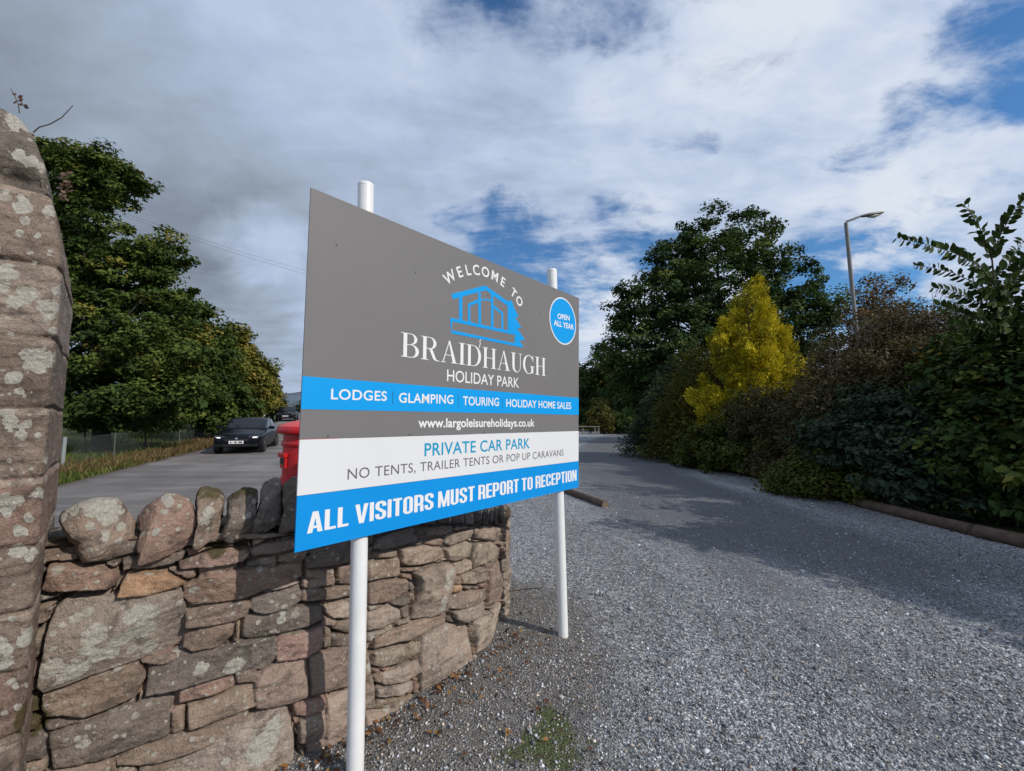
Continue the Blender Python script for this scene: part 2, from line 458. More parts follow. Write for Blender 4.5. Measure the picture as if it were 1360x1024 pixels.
# ------------------------------------------------------------------ ground, lane, drive, hill
def sheet(name, xs, ys, zfun, material, attrs=None, smooth=True):
    X, Y = np.meshgrid(xs, ys)
    V = np.c_[X.ravel(), Y.ravel(), zfun(X, Y).ravel()]
    return grid_faces(name, V, len(ys), len(xs), material, attrs)
def grid_faces(name, V, nr, nc, material, attrs=None, cols=None, parent=None, smooth=True):
    i = np.arange(nr - 1)[:, None] * nc + np.arange(nc - 1)[None, :]
    F = np.stack([i, i + 1, i + 1 + nc, i + nc], -1).reshape(-1, 4)
    return mesh_np(name, V, F, material, parent, attrs=attrs, cols=cols, smooth=smooth)
def interp(tab, y):
    t = np.array(tab, float)
    return np.interp(y, t[:, 0], t[:, 1])

gx = np.r_[-900, -400, -200, -120, np.arange(-80, -30, 4), np.arange(-30, 31, 1.0), np.arange(34, 81, 4), 120, 200, 400, 900]
gy = np.r_[-60, -20, np.arange(-8, 40, 1.0), np.arange(40, 130, 4), 160, 250, 400, 700, 1200]
tag(sheet('ground', gx, gy, lambda x, y: height(x, y) - 0.035, M['ground']), kind='structure')

# lane: left and right edges by distance
LANE_L = [(-4, -8), (6, -9.3), (10.3, -11.0), (15, -12.6), (20.4, -14.2), (31, -18.3), (44, -24.0), (85, -42), (130, -64)]
LANE_R = [(-4, -1.8), (3.2, -1.0), (6, -1.2), (10, -2.6), (18, -6.4), (31, -12), (44, -17.6), (85, -35), (130, -57)]
ly = np.r_[np.arange(-4, 46, 0.25), np.arange(46, 130, 2.0)]
uu = np.linspace(0, 1, 60)
LL = interp(LANE_L, ly); LR = interp(LANE_R, ly)
LL = LL + 0.12 * fbm(np.c_[ly * 0.9, ly * 0, ly * 0], 3, 5)
XX = LL[:, None] * (1 - uu) + LR[:, None] * uu; YY = np.repeat(ly[:, None], len(uu), 1)
litter = np.exp(-(XX - LL[:, None]) / 0.45) * 0.9
tag(grid_faces('lane', np.c_[XX.ravel(), YY.ravel(), (height(XX, YY) + 0.0).ravel()], len(ly), len(uu), M['asphalt'], {'litter': litter.ravel()}), kind='structure')

# gravel drive
DR_R = [(-6, 8.8), (-2, 7.6), (2, 6.7), (5.5, 6.42), (7.7, 6.3), (10.9, 6.35), (16.4, 6.9), (27, 9.2), (40, 13), (52, 19), (60, 25)]
DR_L = [(-6, -5.0), (0.5, -3.0), (1.5, -2.3), (2.0, -1.5), (3.3, -0.5), (4.2, -0.5), (9, -1.0), (27, -2.0), (60, -6)]
dy = np.r_[np.arange(-6, 1.5, 0.5), np.arange(1.5, 6, 0.035), np.arange(6, 14, 0.12), np.arange(14, 60, 0.6)]
du = np.linspace(0, 1, 210)
DL = interp(DR_L, dy); DRr = interp(DR_R, dy) + 0.10 * fbm(np.c_[dy * 0.8, dy * 0, dy * 0 + 3], 3, 9)
XX = DL[:, None] * (1 - du) + DRr[:, None] * du; YY = np.repeat(dy[:, None], len(du), 1)
zz = 0.006 + 0.012 * (1 + fbm(np.stack([XX * 2.2, YY * 1.2, XX * 0], -1), 4, 21)) + 0.004 * (1 + fbm(np.stack([XX * 14, YY * 14, XX * 0], -1), 3, 22))
def worn_shade_at(x, y):
    # wheel-packed middle of the drive, darkened further to deepen the hedge shade; loose chippings gather nearer the entrance and along the edges
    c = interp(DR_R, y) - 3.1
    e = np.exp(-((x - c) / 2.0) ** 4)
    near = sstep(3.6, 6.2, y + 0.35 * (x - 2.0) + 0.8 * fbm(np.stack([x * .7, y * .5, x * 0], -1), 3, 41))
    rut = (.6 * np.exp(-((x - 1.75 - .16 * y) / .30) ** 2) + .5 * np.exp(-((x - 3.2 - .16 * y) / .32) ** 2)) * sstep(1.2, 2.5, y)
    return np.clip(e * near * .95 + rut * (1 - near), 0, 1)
FOOT_Y = [0, 1.58, 1.95, 2.2, 2.32, 2.46, 2.63, 2.82, 3.0, 3.22, 3.46, 3.78, 4.05, 4.4, 9]
FOOT_X = [-2.6, -1.8, -1.2, -.86, -.75, -.62, -.48, -.32, -.2, -.11, -.05, -.01, -.02, -.4, -.8]
def soil_at(x, y):
    # dirt gathers along the foot of the wall and round the sign posts
    s = 1.0 - sstep(0.2, 1.55, x - np.interp(y, [0, 1.2, 2.2, 2.9, 3.4, 4.2], [0.10, 0.0, -0.28, -0.08, 0.0, -0.05]) + 0.18 * fbm(np.stack([x * 1.7, y * 1.7, x * 0], -1), 3, 31))
    return s * (1 - sstep(3.4, 5.5, y)) * 0.95
def moss_at(x, y):
    a = 0
    for (px, py, r, w) in ((738, 962, .10, 1.0), (722, 945, .07, .8), (742, 1012, .13, .9), (765, 940, .06, .6), (790, 990, .07, .5), (600, 1010, .08, .4), (665, 1012, .08, .55), (690, 890, .06, .45), (715, 985, .10, .95), (735, 985, .10, 1.0), (690, 1005, .07, .6), (640, 985, .06, .5)):
        g = on_ground(px, py)
        a = a + w * np.exp(-(((x - g[0]) / r) ** 2 + ((y - g[1]) / (r * 0.8)) ** 2))
    return np.clip(a, 0, 1)
tag(grid_faces('gravel_drive', np.c_[XX.ravel(), YY.ravel(), zz.ravel()], len(dy), len(du), M['gravel'], {'soil': soil_at(XX, YY).ravel(), 'worn_shade': worn_shade_at(XX, YY).ravel(), 'moss': moss_at(XX, YY).ravel()}), kind='structure')

def pebble_field():
    """loose chippings lying on the near part of the drive"""
    n = 230000
    y = 1.25 + 8.2 * RNG.random(n) ** 1.75
    x = -1.15 * y + (2.42 * y) * RNG.random(n)
    lim = np.interp(y, FOOT_Y, FOOT_X)
    so = soil_at(x, y); mo = moss_at(x, y)
    clump = fbm(np.c_[x * 1.6, y * 0.7, x * 0], 3, 77) * 0.5 + 0.5
    keep = (x > lim - 0.02) & (x < interp(DR_R, y) - 0.05) & (RNG.random(n) < (1 - 0.22 * so) * (1 - 0.55 * mo) * (0.45 + 0.75 * clump) * (1 - .72 * worn_shade_at(x, y)))
    x = x[keep]; y = y[keep]; so = so[keep]; n = len(x)
    s = 0.0052 * np.exp(RNG.normal(0, 0.34, n)) * (1 + 0.03 * y)
    big = RNG.random(n) < 0.012; s[big] *= 1.9
    base = np.array([(1, 0, 0), (-1, 0, 0), (0, 1, 0), (0, -1, 0), (0, 0, 1), (0, 0, -1)], float)
    V = base[None] * (0.6 + 0.7 * RNG.random((n, 6, 1))) + RNG.normal(0, 0.16, (n, 6, 3))
    V[:, :, 2] *= 0.68
    q = RNG.normal(0, 1, (n, 4)); q[:, 1:3] *= 0.35; q /= np.linalg.norm(q, axis=1)[:, None]
    w, a, b, c = q.T
    R = np.stack([1 - 2 * (b * b + c * c), 2 * (a * b - c * w), 2 * (a * c + b * w), 2 * (a * b + c * w), 1 - 2 * (a * a + c * c), 2 * (b * c - a * w), 2 * (a * c - b * w), 2 * (b * c + a * w), 1 - 2 * (a * a + b * b)], -1).reshape(n, 3, 3)
    V = np.einsum('nij,nkj->nki', R, V) * s[:, None, None]
    z0 = 0.018 + 0.012 * fbm(np.c_[x * 2.2, y * 1.2, x * 0], 4, 21) + 0.004 * (1 + fbm(np.c_[x * 14, y * 14, x * 0], 3, 22))
    V += np.c_[x, y, z0 + s * 0.35][:, None, :]
    f0 = np.array([(0, 2, 4), (2, 1, 4), (1, 3, 4), (3, 0, 4), (2, 0, 5), (1, 2, 5), (3, 1, 5), (0, 3, 5)])
    F = (np.arange(n)[:, None, None] * 6 + f0[None]).reshape(-1, 3)
    t = np.clip(RNG.beta(2.0, 2.6, n), 0, 1)
    t = np.where(RNG.random(n) < 0.03, 0.98, t)
    warm = np.clip((RNG.random(n) < 0.07 + 0.30 * so) * RNG.random(n) * 0.9, 0, 1)
    grey = np.interp(t, [0, .3, .6, .9, 1], [.07, .17, .36, .66, .80])
    c = np.stack([grey * (0.97 + .42 * warm), grey * (1.0 + .08 * warm), grey * (1.05 - .28 * warm)], -1)
    c = np.clip(c * (1 - 0.04 * so[:, None]), 0, 1)
    m = bpy.data.materials.new('chippings'); m.use_nodes = True
    N = NT(m.node_tree); b = m.node_tree.nodes['Principled BSDF']
    N.put(b.inputs['Base Color'], N.attr('col', 'Color')); b.inputs['Roughness'].default_value = 0.75; b.inputs['Specular IOR Level'].default_value = 0.35
    o = mesh_np('loose_gravel', V.reshape(-1, 3), F, m, cols={'col': np.repeat(c, 6, 0)})
    tag(o, 'loose grey chippings lying over the drive and round the sign posts', 'gravel', kind='stuff')
pebble_field()

def fallen_leaves():
    L = []
    n = 420
    for k in range(n):
        if k < 190:
            t = random.random(); yy = 2.0 + 1.35 * t
            xx = np.interp(yy, FOOT_Y, FOOT_X) + abs(random.gauss(0.05, 0.16)) + 0.03
        elif k < 260:
            g = on_ground(random.uniform(560, 790), random.uniform(800, 1020)); xx, yy = g[0], g[1]
        elif k < 400:
            yy = random.uniform(3, 13); xx = float(interp(DR_R, yy)) - abs(random.gauss(0, 0.5)) + 0.2
        else:
            yy = random.uniform(1.5, 7); xx = random.uniform(0.3, 1.1 * yy)
        L.append((xx, yy))
    V = []; F = []; T = []
    for (x, y) in L:
        s = random.uniform(0.008, 0.022); a = random.uniform(0, 6.28); tl = random.uniform(-.7, .7)
        u = np.array([math.cos(a), math.sin(a), tl * .6]); w = np.array([-math.sin(a), math.cos(a), random.uniform(-.6, .6)])
        c = np.array([x, y, 0.034 + 0.3 * s]); b = len(V)
        V += [c - u * s, c + w * s * .55 + (0, 0, .3 * s), c + u * s * 1.1, c - w * s * .55 + (0, 0, .3 * s)]
        F.append((b, b + 1, b + 2, b + 3)); T += [random.random()] * 4
    m = leaf_mat('dead_leaf', [(0, (.05, .025, .015)), (.5, (.14, .060, .03)), (.85, (.26, .13, .05)), (1, (.30, .20, .06))], 0.1)
    tag(mesh_np('fallen_leaves', np.array(V), np.array(F), m, attrs={'tint': T}), 'brown dead leaves blown along the foot of the stone wall', 'leaves', kind='stuff')
fallen_leaves()

# far hill
def hill():
    n = 160; xs = np.linspace(-3200, 2600, n); V = []; rows = 7
    prof = 60 + 70 * np.exp(-((xs + 900) / 700) ** 2) + 55 * np.exp(-((xs + 2000) / 600) ** 2) + 26 * fbm(np.c_[xs / 420, xs * 0, xs * 0], 5, 3)
    for r in range(rows):
        t = r / (rows - 1)
        for i in range(n):
            V.append((xs[i], 1250 + 900 * t + 60 * math.sin(i * .3), -5 + prof[i] * math.sin(t * PI / 2) ** 1.2 + (8 * math.sin(i * .9 + r * 1.7) if 0 < r < rows - 1 else 0)))
    m = mat('moorland_haze', (.10, .125, .155), 0.95, vary=0.35, vscale=0.006, spec=0.05)  # distance haze is put into the bluish base colour
    tag(grid_faces('hill', np.array(V), rows, n, m), kind='structure')
hill()

# ------------------------------------------------------------------ stonework
CA, CB, CC, CD = (40, 630), (40, 768), (350, 690), (350, 768)
def crop(o, pts):
    return [(o[0] + x / 4.0, o[1] + y / 4.0) for x, y in pts]
STONES = []      # (outline in photo pixels, colour, relief)
BR = (.205, .170, .142); RD = (.225, .166, .138); GR = (.160, .145, .128); PK = (.25, .182, .158); OR = (.30, .205, .135); LT = (.262, .228, .196); DK = (.125, .110, .095)
def S(o, col, *p, h=0.0):
    STONES.append((crop(o, p), col, h))
S(CA, RD, (110, 480), (230, 475), (370, 485), (455, 510), (465, 560), (420, 610), (250, 615), (100, 625), (60, 610), (80, 560), h=.045)
S(CA, OR, (520, 530), (690, 525), (720, 520), (825, 580), (790, 605), (640, 640), (460, 648), (490, 580), h=.03)
S(CB, LT, (140, 160), (180, 118), (240, 100), (450, 95), (600, 85), (800, 65), (820, 150), (815, 340), (780, 380), (690, 415), (560, 460), (350, 520), (80, 595), (45, 570), (60, 450), (100, 250), h=.035)
S(CA, PK, (785, 480), (850, 450), (930, 420), (1150, 390), (1165, 430), (1140, 460), (1050, 480), (930, 495), (790, 512), h=.02)
S(CA, BR, (895, 505), (1000, 490), (1110, 478), (1110, 500), (1000, 530), (900, 545), h=-.01)
S(CA, BR, (1170, 410), (1240, 375), (1360, 350), (1440, 340), (1440, 395), (1320, 420), (1180, 440), h=.01)
S(CA, GR, (1150, 465), (1310, 430), (1310, 485), (1200, 500), (1145, 500))
S(CA, BR, (1325, 425), (1400, 410), (1480, 405), (1480, 455), (1400, 470), (1320, 475))
S(CA, RD, (815, 600), (870, 580), (900, 550), (1090, 510), (1300, 490), (1452, 470), (1452, 555), (1400, 575), (1250, 620), (1140, 660), (1000, 690), (850, 705), (815, 660), h=.015)
S(CC, LT, (15, 375), (190, 325), (205, 345), (60, 390), h=-.005)
S(CA, BR, (830, 740), (1000, 700), (1130, 670), (1170, 690), (1165, 745), (1090, 790), (960, 810), (825, 820), h=.015)
S(CC, GR, (0, 415), (60, 400), (190, 360), (208, 400), (200, 440), (140, 480), (0, 505), (-50, 500), (-80, 470), (-60, 430), h=.01)
S(CA, BR, (810, 850), (900, 820), (1085, 795), (1085, 860), (1060, 890), (980, 940), (860, 945), (810, 930))
S(CC, GR, (-110, 570), (-100, 520), (0, 510), (180, 470), (320, 455), (325, 540), (220, 580), (60, 625), (-60, 650), (-110, 640), h=.01)
S(CB, BR, (70, 610), (200, 575), (450, 500), (560, 470), (590, 490), (600, 560), (560, 650), (400, 710), (290, 740), (180, 730), (90, 735), (65, 680), h=.02)
S(CB, GR, (70, 760), (230, 740), (300, 750), (290, 780), (90, 830), (65, 810), h=-.01)
S(CB, GR, (90, 845), (300, 770), (560, 680), (740, 625), (750, 650), (740, 860), (560, 925), (400, 975), (120, 1030), (85, 900), h=.01)
S(CB, GR, (620, 490), (700, 480), (780, 410), (990, 390), (1100, 350), (1300, 325), (1320, 420), (1300, 450), (1100, 510), (980, 540), (800, 590), (610, 645), h=.012)
S(CB, BR, (575, 465), (700, 425), (770, 405), (780, 440), (700, 478), h=-.01)
S(CB, RD, (785, 600), (1000, 545), (1080, 530), (1090, 570), (1000, 625), (790, 680))
S(CB, BR, (1090, 515), (1210, 480), (1235, 545), (1200, 565), (1095, 570), h=-.005)
S(CB, BR, (830, 695), (1000, 640), (1090, 590), (1240, 570), (1235, 650), (1200, 690), (1040, 750), (840, 820), h=.008)
S(CB, BR, (745, 720), (815, 690), (820, 830), (745, 860), h=-.012)
S(CB, BR, (640, 910), (760, 860), (850, 830), (1050, 755), (1160, 710), (1165, 790), (1000, 880), (820, 950), (660, 1000), (560, 1020), (450, 1040), (420, 985), (570, 930))
S(CB, BR, (60, 1060), (130, 1035), (410, 985), (440, 1050), (400, 1120), (60, 1150))
S(CD, BR, (-45, 640), (-40, 560), (0, 500), (75, 450), (240, 435), (250, 635), (130, 680), (0, 710), (-40, 705), h=.01)
S(CD, BR, (252, 432), (330, 400), (440, 375), (560, 360), (560, 545), (445, 585), (340, 610), (256, 635), h=.006)
S(CD, LT, (-600, 1100), (-480, 1010), (-300, 900), (-160, 800), (0, 722), (120, 688), (150, 760), (168, 850), (172, 960), (100, 1100), h=.03)
S(CC, BR, (80, 190), (130, 175), (220, 185), (220, 230), (160, 235), (85, 230))
S(CC, BR, (0, 205), (70, 190), (75, 245), (0, 260), (-60, 255), (-60, 220))
S(CC, GR, (230, 215), (270, 180), (450, 150), (600, 150), (600, 205), (450, 235), (240, 265), h=.01)
S(CC, BR, (230, 275), (380, 260), (385, 310), (330, 325), (235, 320))
S(CC, BR, (215, 330), (385, 310), (390, 350), (260, 375), (215, 370))
S(CC, BR, (215, 380), (450, 355), (560, 345), (560, 400), (440, 415), (240, 445), (210, 440), h=.008)
S(CC, BR, (410, 255), (560, 240), (560, 320), (500, 345), (410, 345))
S(CC, LT, (325, 465), (450, 430), (560, 440), (560, 500), (440, 530), (370, 530), (330, 500), h=.012)
S(CC, BR, (320, 515), (400, 540), (380, 570), (320, 570))
S(CC, BR, (375, 590), (400, 545), (560, 500), (560, 600), (440, 610))
S(CC, GR, (380, 620), (560, 610), (560, 690), (370, 690), (370, 640), h=-.01)
S(CC, PK, (75, 640), (130, 620), (230, 600), (320, 575), (325, 690), (240, 740), (130, 755), (75, 755), (70, 690), h=.012)
S(CC, BR, (327, 570), (365, 580), (365, 690), (330, 690), h=-.006)
S(CC, GR, (70, 625), (180, 590), (220, 590), (210, 605), (110, 630), h=-.012)
S(CC, GR, (0, 640), (65, 630), (75, 700), (70, 750), (0, 800), (-60, 810), (-60, 660))
S(CC, GR, (390, 120), (450, 105), (560, 100), (560, 140), (400, 170), (240, 190), (230, 175), h=.01)
S(CC, GR, (610, 110), (700, 60), (790, 50), (820, 95), (810, 120), (650, 165), (610, 160), h=.01)
S(CC, GR, (800, 50), (1010, 20), (1010, 70), (960, 85), (830, 95), h=.005)
S(CC, BR, (610, 180), (720, 165), (725, 200), (620, 210))
S(CC, LT, (740, 160), (840, 140), (940, 150), (970, 200), (900, 230), (760, 250), (740, 230), h=.02)
S(CC, BR, (850, 120), (940, 95), (970, 110), (965, 150), (860, 135))
S(CC, LT, (980, 75), (1110, 50), (1115, 95), (1000, 145), (975, 130), h=.008)
S(CC, LT, (1120, 40), (1240, 25), (1275, 60), (1280, 110), (1250, 120), (1200, 110), (1130, 100), h=.01)
S(CC, LT, (970, 160), (1090, 115), (1120, 130), (1110, 200), (1030, 230), (990, 220), h=.008)
S(CC, LT, (1125, 130), (1220, 115), (1270, 150), (1280, 190), (1200, 230), (1125, 265), (1115, 200))
S(CC, BR, (560, 230), (730, 205), (735, 300), (650, 315), (560, 330), h=.01)
S(CC, BR, (740, 265), (850, 250), (830, 280), (745, 285))
S(CC, RD, (740, 290), (800, 295), (800, 330), (745, 310))
S(CC, BR, (565, 345), (650, 320), (770, 320), (790, 390), (680, 440), (570, 460), h=.015)
S(CC, LT, (805, 290), (870, 250), (1000, 230), (1020, 270), (1000, 350), (980, 420), (975, 480), (900, 525), (800, 540), (805, 470), (830, 400), (835, 330), h=.045)
S(CC, LT, (1020, 235), (1115, 220), (1120, 265), (1050, 300), (1020, 295))
S(CC, BR, (1065, 300), (1190, 255), (1195, 320), (1130, 345), (1075, 350), h=.006)
S(CC, BR, (1000, 300), (1060, 305), (1065, 350), (1000, 355), h=-.008)
S(CC, OR, (990, 365), (1065, 350), (1070, 385), (990, 400))
S(CC, BR, (985, 420), (1080, 385), (1200, 370), (1215, 430), (1150, 450), (1060, 480), (985, 480), h=.008)
S(CC, BR, (1200, 270), (1270, 205), (1290, 220), (1290, 400), (1270, 440), (1220, 460), (1205, 380), h=.006)
S(CC, LT, (1020, 500), (1100, 470), (1200, 440), (1215, 480), (1130, 540), (1070, 550), (1030, 530), h=.015)
S(CC, LT, (1130, 550), (1220, 490), (1275, 440), (1290, 470), (1285, 560), (1225, 660), (1140, 720), (1125, 620), h=.01)
S(CC, LT, (865, 630), (1000, 570), (1110, 545), (1118, 700), (1115, 770), (1050, 840), (960, 900), (850, 930), (840, 850), (855, 700), h=.012)
S(CC, BR, (595, 640), (700, 590), (900, 520), (1005, 495), (1010, 560), (860, 620), (720, 660), (600, 700), h=.012)
S(CC, LT, (555, 500), (680, 460), (730, 480), (720, 540), (640, 580), (560, 600), h=.008)
S(CC, GR, (690, 445), (780, 410), (790, 450), (740, 465), (695, 460), h=.01)
S(CC, GR, (740, 480), (790, 465), (785, 520), (755, 530), h=-.01)
S(CC, GR, (715, 550), (780, 535), (790, 555), (720, 570), h=-.006)
S(CC, BR, (565, 465), (660, 455), (640, 470), (570, 490), h=-.006)
S(CC, LT, (600, 715), (800, 660), (855, 650), (850, 720), (760, 760), (640, 790), (595, 780), h=.006)
S(CC, LT, (640, 830), (760, 780), (840, 755), (850, 820), (760, 860), (660, 890), (640, 880), h=.012)
S(CC, BR, (595, 840), (635, 810), (635, 885), (600, 870))
S(CC, LT, (615, 910), (700, 890), (800, 865), (800, 900), (720, 940), (615, 950), h=.01)
S(CC, BR, (615, 965), (740, 945), (820, 940), (810, 970), (750, 1000), (610, 1020), h=.008)
S(CC, BR, (550, 690), (580, 660), (585, 830), (600, 900), (610, 1020), (560, 1030), (550, 850), h=-.004)
S(CD, LT, (555, 740), (600, 720), (740, 680), (760, 700), (640, 770), (550, 800), h=.012)
S(CD, RD, (160, 680), (245, 650), (335, 640), (340, 700), (250, 740), (170, 740))
S(CD, BR, (195, 770), (245, 740), (340, 710), (345, 860), (240, 895), (200, 890), h=.006)
S(CD, LT, (347, 640), (445, 610), (555, 590), (555, 730), (440, 880), (352, 930), (345, 860), h=.008)
S(CD, BR, (240, 900), (340, 870), (440, 850), (540, 800), (540, 950), (300, 1000), (240, 960))

WALL = np.array([(-2.25, 1.28), (-1.8, 1.58), (-1.5, 1.77), (-1.205, 1.95), (-.95, 2.13), (-.86, 2.2), (-.75, 2.32), (-.62, 2.46), (-.48, 2.63), (-.32, 2.82), (-.2, 3.0), (-.11, 3.22), (-.05, 3.46), (-.01, 3.78), (-.02, 4.05), (-.12, 4.27), (-.35, 4.40), (-.75, 4.45)], float)
def resample(P, step):
    for _ in range(2):   # corner cutting
        Q = [P[0]]
        for a, b in zip(P[:-1], P[1:]): Q += [a * .75 + b * .25, a * .25 + b * .75]
        P = np.array(Q + [P[-1]])
    d = np.r_[0, np.cumsum(np.linalg.norm(np.diff(P, axis=0), axis=1))]
    s = np.arange(0, d[-1], step)
    return np.c_[np.interp(s, d, P[:, 0]), np.interp(s, d, P[:, 1])], s
WP, WS = resample(WALL, 0.005)
WT = np.gradient(WP, axis=0); WT /= np.linalg.norm(WT, axis=1)[:, None]
WN = np.c_[WT[:, 1], -WT[:, 0]]            # outward, towards the drive
def wall_hit(px, py):
    d = ray(px, py)
    az = d[0] / d[1]
    r = WP[:, 0] / np.maximum(WP[:, 1], .05) - az
    idx = np.where((r[:-1] <= 0) & (r[1:] > 0))[0]
    if len(idx) == 0:
        k = int(np.argmax(WP[:, 0] / np.maximum(WP[:, 1], .05)))
    else: k = int(idx[0])
    z = 1.6 + d[2] / d[1] * WP[k, 1]
    return WS[k], z
def poly_sdf(poly, X, Y):
    """signed distance, positive inside"""
    P = np.array(poly, float); n = len(P)
    dist = np.full(X.shape, 1e9); inside = np.zeros(X.shape, bool)
    for i in range(n):
        a = P[i]; b = P[(i + 1) % n]; e = b - a
        t = np.clip(((X - a[0]) * e[0] + (Y - a[1]) * e[1]) / max(e @ e, 1e-12), 0, 1)
        dist = np.minimum(dist, np.hypot(X - a[0] - t * e[0], Y - a[1] - t * e[1]))
        c = ((a[1] <= Y) & (b[1] > Y)) | ((b[1] <= Y) & (a[1] > Y))
        xi = a[0] + (Y - a[1]) * e[0] / (e[1] if abs(e[1]) > 1e-12 else 1e-12)
        inside ^= c & (X < xi)
    return np.where(inside, dist, -dist)
def top_at(s):
    s1 = wall_hit(300, 720)[0]; s2 = wall_hit(400, 716)[0]; s3 = wall_hit(600, 692)[0]; s4 = wall_hit(668, 698)[0]
    return np.interp(s, [0, s1, s2, s3, s4, s4 + .6], [1.165, 1.105, 1.05, .93, .775, .78])

def build_wall():
    zs = np.arange(-0.10, 1.22, 0.005)
    Sg, Zg = np.meshgrid(WS, zs)                     # rows z, cols s
    P3 = np.stack([Sg * 1.0, Zg, Sg * 0], -1)
    H = np.full(Sg.shape, -0.085) + 0.012 * fbm(P3 * 18, 3, 2)
    Cc = np.zeros(Sg.shape + (3,)); Cc[:] = (.085, .072, .058)
    lic = np.zeros(Sg.shape)
    polys = []
    for pts, c, h in STONES:
        polys.append(([wall_hit(*p) for p in pts], c, h, True))
    cover = np.zeros(Sg.shape, bool)
    for pl, c, h, f in polys:
        cover |= poly_sdf(pl, Sg, Zg) > -0.012
    # random coursed stones wherever the photo shows none
    r = random.Random(5)
    z = -0.12
    while z < 1.25:
        hh = r.uniform(.05, .12); s = -r.random() * .2
        while s < WS[-1]:
            w = r.uniform(.10, .30)
            j = lambda: r.uniform(-.008, .008)
            polys.append(([(s + j(), z + j()), (s + w * .5, z + j()), (s + w - .008 + j(), z + j()), (s + w - .008 + j(), z + hh - .007 + j()), (s + w * .4, z + hh - .006 + j()), (s + j(), z + hh - .007 + j())], r.choice([BR, BR, GR, LT, RD]), r.uniform(-.01, .012), False))
            s += w
        z += hh
    W1 = 0.006 * fbm(P3 * 26, 4, 71); W2 = 0.006 * fbm(P3 * 26 + 40, 4, 72)
    rough1 = fbm(P3 * np.array([11, 19, 1]), 5, 81); rough2 = fbm(P3 * 60, 3, 82)
    for k, (pl, c, h, fromphoto) in enumerate(polys):
        P = np.array(pl); lo = P.min(0) - .03; hi = P.max(0) + .03
        c0 = max(int((lo[0] - WS[0]) / .005), 0); c1 = min(int((hi[0] - WS[0]) / .005) + 1, len(WS))
        r0 = max(int((lo[1] + .10) / .005), 0); r1 = min(int((hi[1] + .10) / .005) + 1, len(zs))
        if c1 <= c0 or r1 <= r0: continue
        sl = (slice(r0, r1), slice(c0, c1))
        sd = poly_sdf(pl, Sg[sl] + W1[sl] * .6, Zg[sl] + W2[sl] * .6)
        rad = r.uniform(.006, .015)
        sd = sd + (.0035 if fromphoto else 0)
        t = np.clip(sd / rad, 0, 1)
        prof = np.sqrt(np.clip(1 - (1 - t) ** 2, 0, 1))
        cen = P.mean(0); sx, sy = r.uniform(-.09, .09), r.uniform(-.10, .10)
        ht = h + sx * (Sg[sl] - cen[0]) + sy * (Zg[sl] - cen[1]) + 0.013 * rough1[sl] + 0.0046 * rough2[sl]
        for _ in range(3):
            ht = np.minimum(ht, h + r.uniform(-.3, .3) * (Sg[sl] - cen[0]) + r.uniform(-.45, .45) * (Zg[sl] - cen[1]) + r.uniform(.004, .014) + .004 * rough1[sl] + .003 * rough2[sl])
        # split ledges of bedded sandstone
        led = np.floor((Zg[sl] - 0.22 * r.uniform(-1, 1) * (Sg[sl] - cen[0])) * r.uniform(18, 32) + 1.6 * rough1[sl]) % 3
        ht = ht + 0.0022 * (led - 1)
        hh = -0.075 + (0.075 + ht) * prof
        if not fromphoto:
            hh = hh - 0.055 * cover[sl]
        ok = (sd > 0.0005) & (hh > H[sl])
        H[sl] = np.where(ok, hh, H[sl])
        cv = np.array(c) * r.uniform(.86, 1.14) * np.array([r.uniform(.97, 1.04), 1, r.uniform(.95, 1.03)])
        Cc[sl] = np.where(ok[..., None], cv, Cc[sl])
    # big pale lichens where the photo has them
    spots = [(103, 820, 9), (119, 811, 7), (188, 813, 15), (205, 810, 9), (130, 838, 14), (195, 832, 13), (160, 848, 11), (177, 838, 12), (199, 862, 10), (101, 886, 17), (75, 880, 13), (62, 889, 11), (134, 866, 12), (116, 858, 8), (150, 865, 9), (175, 864, 7), (112, 988, 8), (268, 887, 8), (312, 885, 12), (350, 985, 22), (360, 970, 16), (345, 1000, 12), (300, 1008, 5), (256, 982, 4), (379, 805, 4), (390, 792, 4), (364, 837, 5), (375, 823, 6), (377, 815, 4), (591, 763, 6), (593, 775, 7), (597, 758, 5), (585, 796, 6), (584, 805, 5), (240, 800, 5)]
    nz = fbm(P3 * 45, 4, 55)
    for (px, py, rr) in spots:
        s0, z0 = wall_hit(px, py)
        j = int(np.clip(s0 / .005, 0, len(WS) - 1)); dd = .8 * rr / FPX * WP[j, 1]
        g = np.hypot((Sg - s0) * 0.9, Zg - z0) / dd
        lic = np.maximum(lic, np.clip(1.12 - g * 0.62 + 0.3 * nz, 0, 1))
    # everything on to the curved face
    Hs = H
    X = WP[:, 0][None] + WN[:, 0][None] * (Hs - 0.004) - 0.02 * 0
    Y = WP[:, 1][None] + WN[:, 1][None] * (Hs - 0.004)
    bat = (Zg - .5) * -0.05
    X = X + WN[:, 0][None] * bat * 0; Y = Y + WN[:, 1][None] * bat * 0
    tp = top_at(WS) + 0.012 * fbm(np.c_[WS * 9, WS * 0, WS * 0], 3, 8)
    Zg2 = np.minimum(Zg, tp[None])
    V = np.stack([X, Y, Zg2], -1)
    # top and rear of the wall
    rows = [V]
    for dpt, zo in ((0.08, .012), (0.2, .0), (0.32, .01), (0.40, -.03)):
        rr = np.stack([WP[:, 0] - WN[:, 0] * dpt, WP[:, 1] - WN[:, 1] * dpt, tp + zo + .012 * fbm(np.c_[WS * 12, WS * 0 + dpt * 20, WS * 0], 3, 4)], -1)
        rows.append(rr[None])
    rr = np.stack([WP[:, 0] - WN[:, 0] * .44, WP[:, 1] - WN[:, 1] * .44, tp * 0 - .1], -1); rows.append(rr[None])
    V = np.concatenate(rows, 0); ex = V.shape[0] - len(zs)
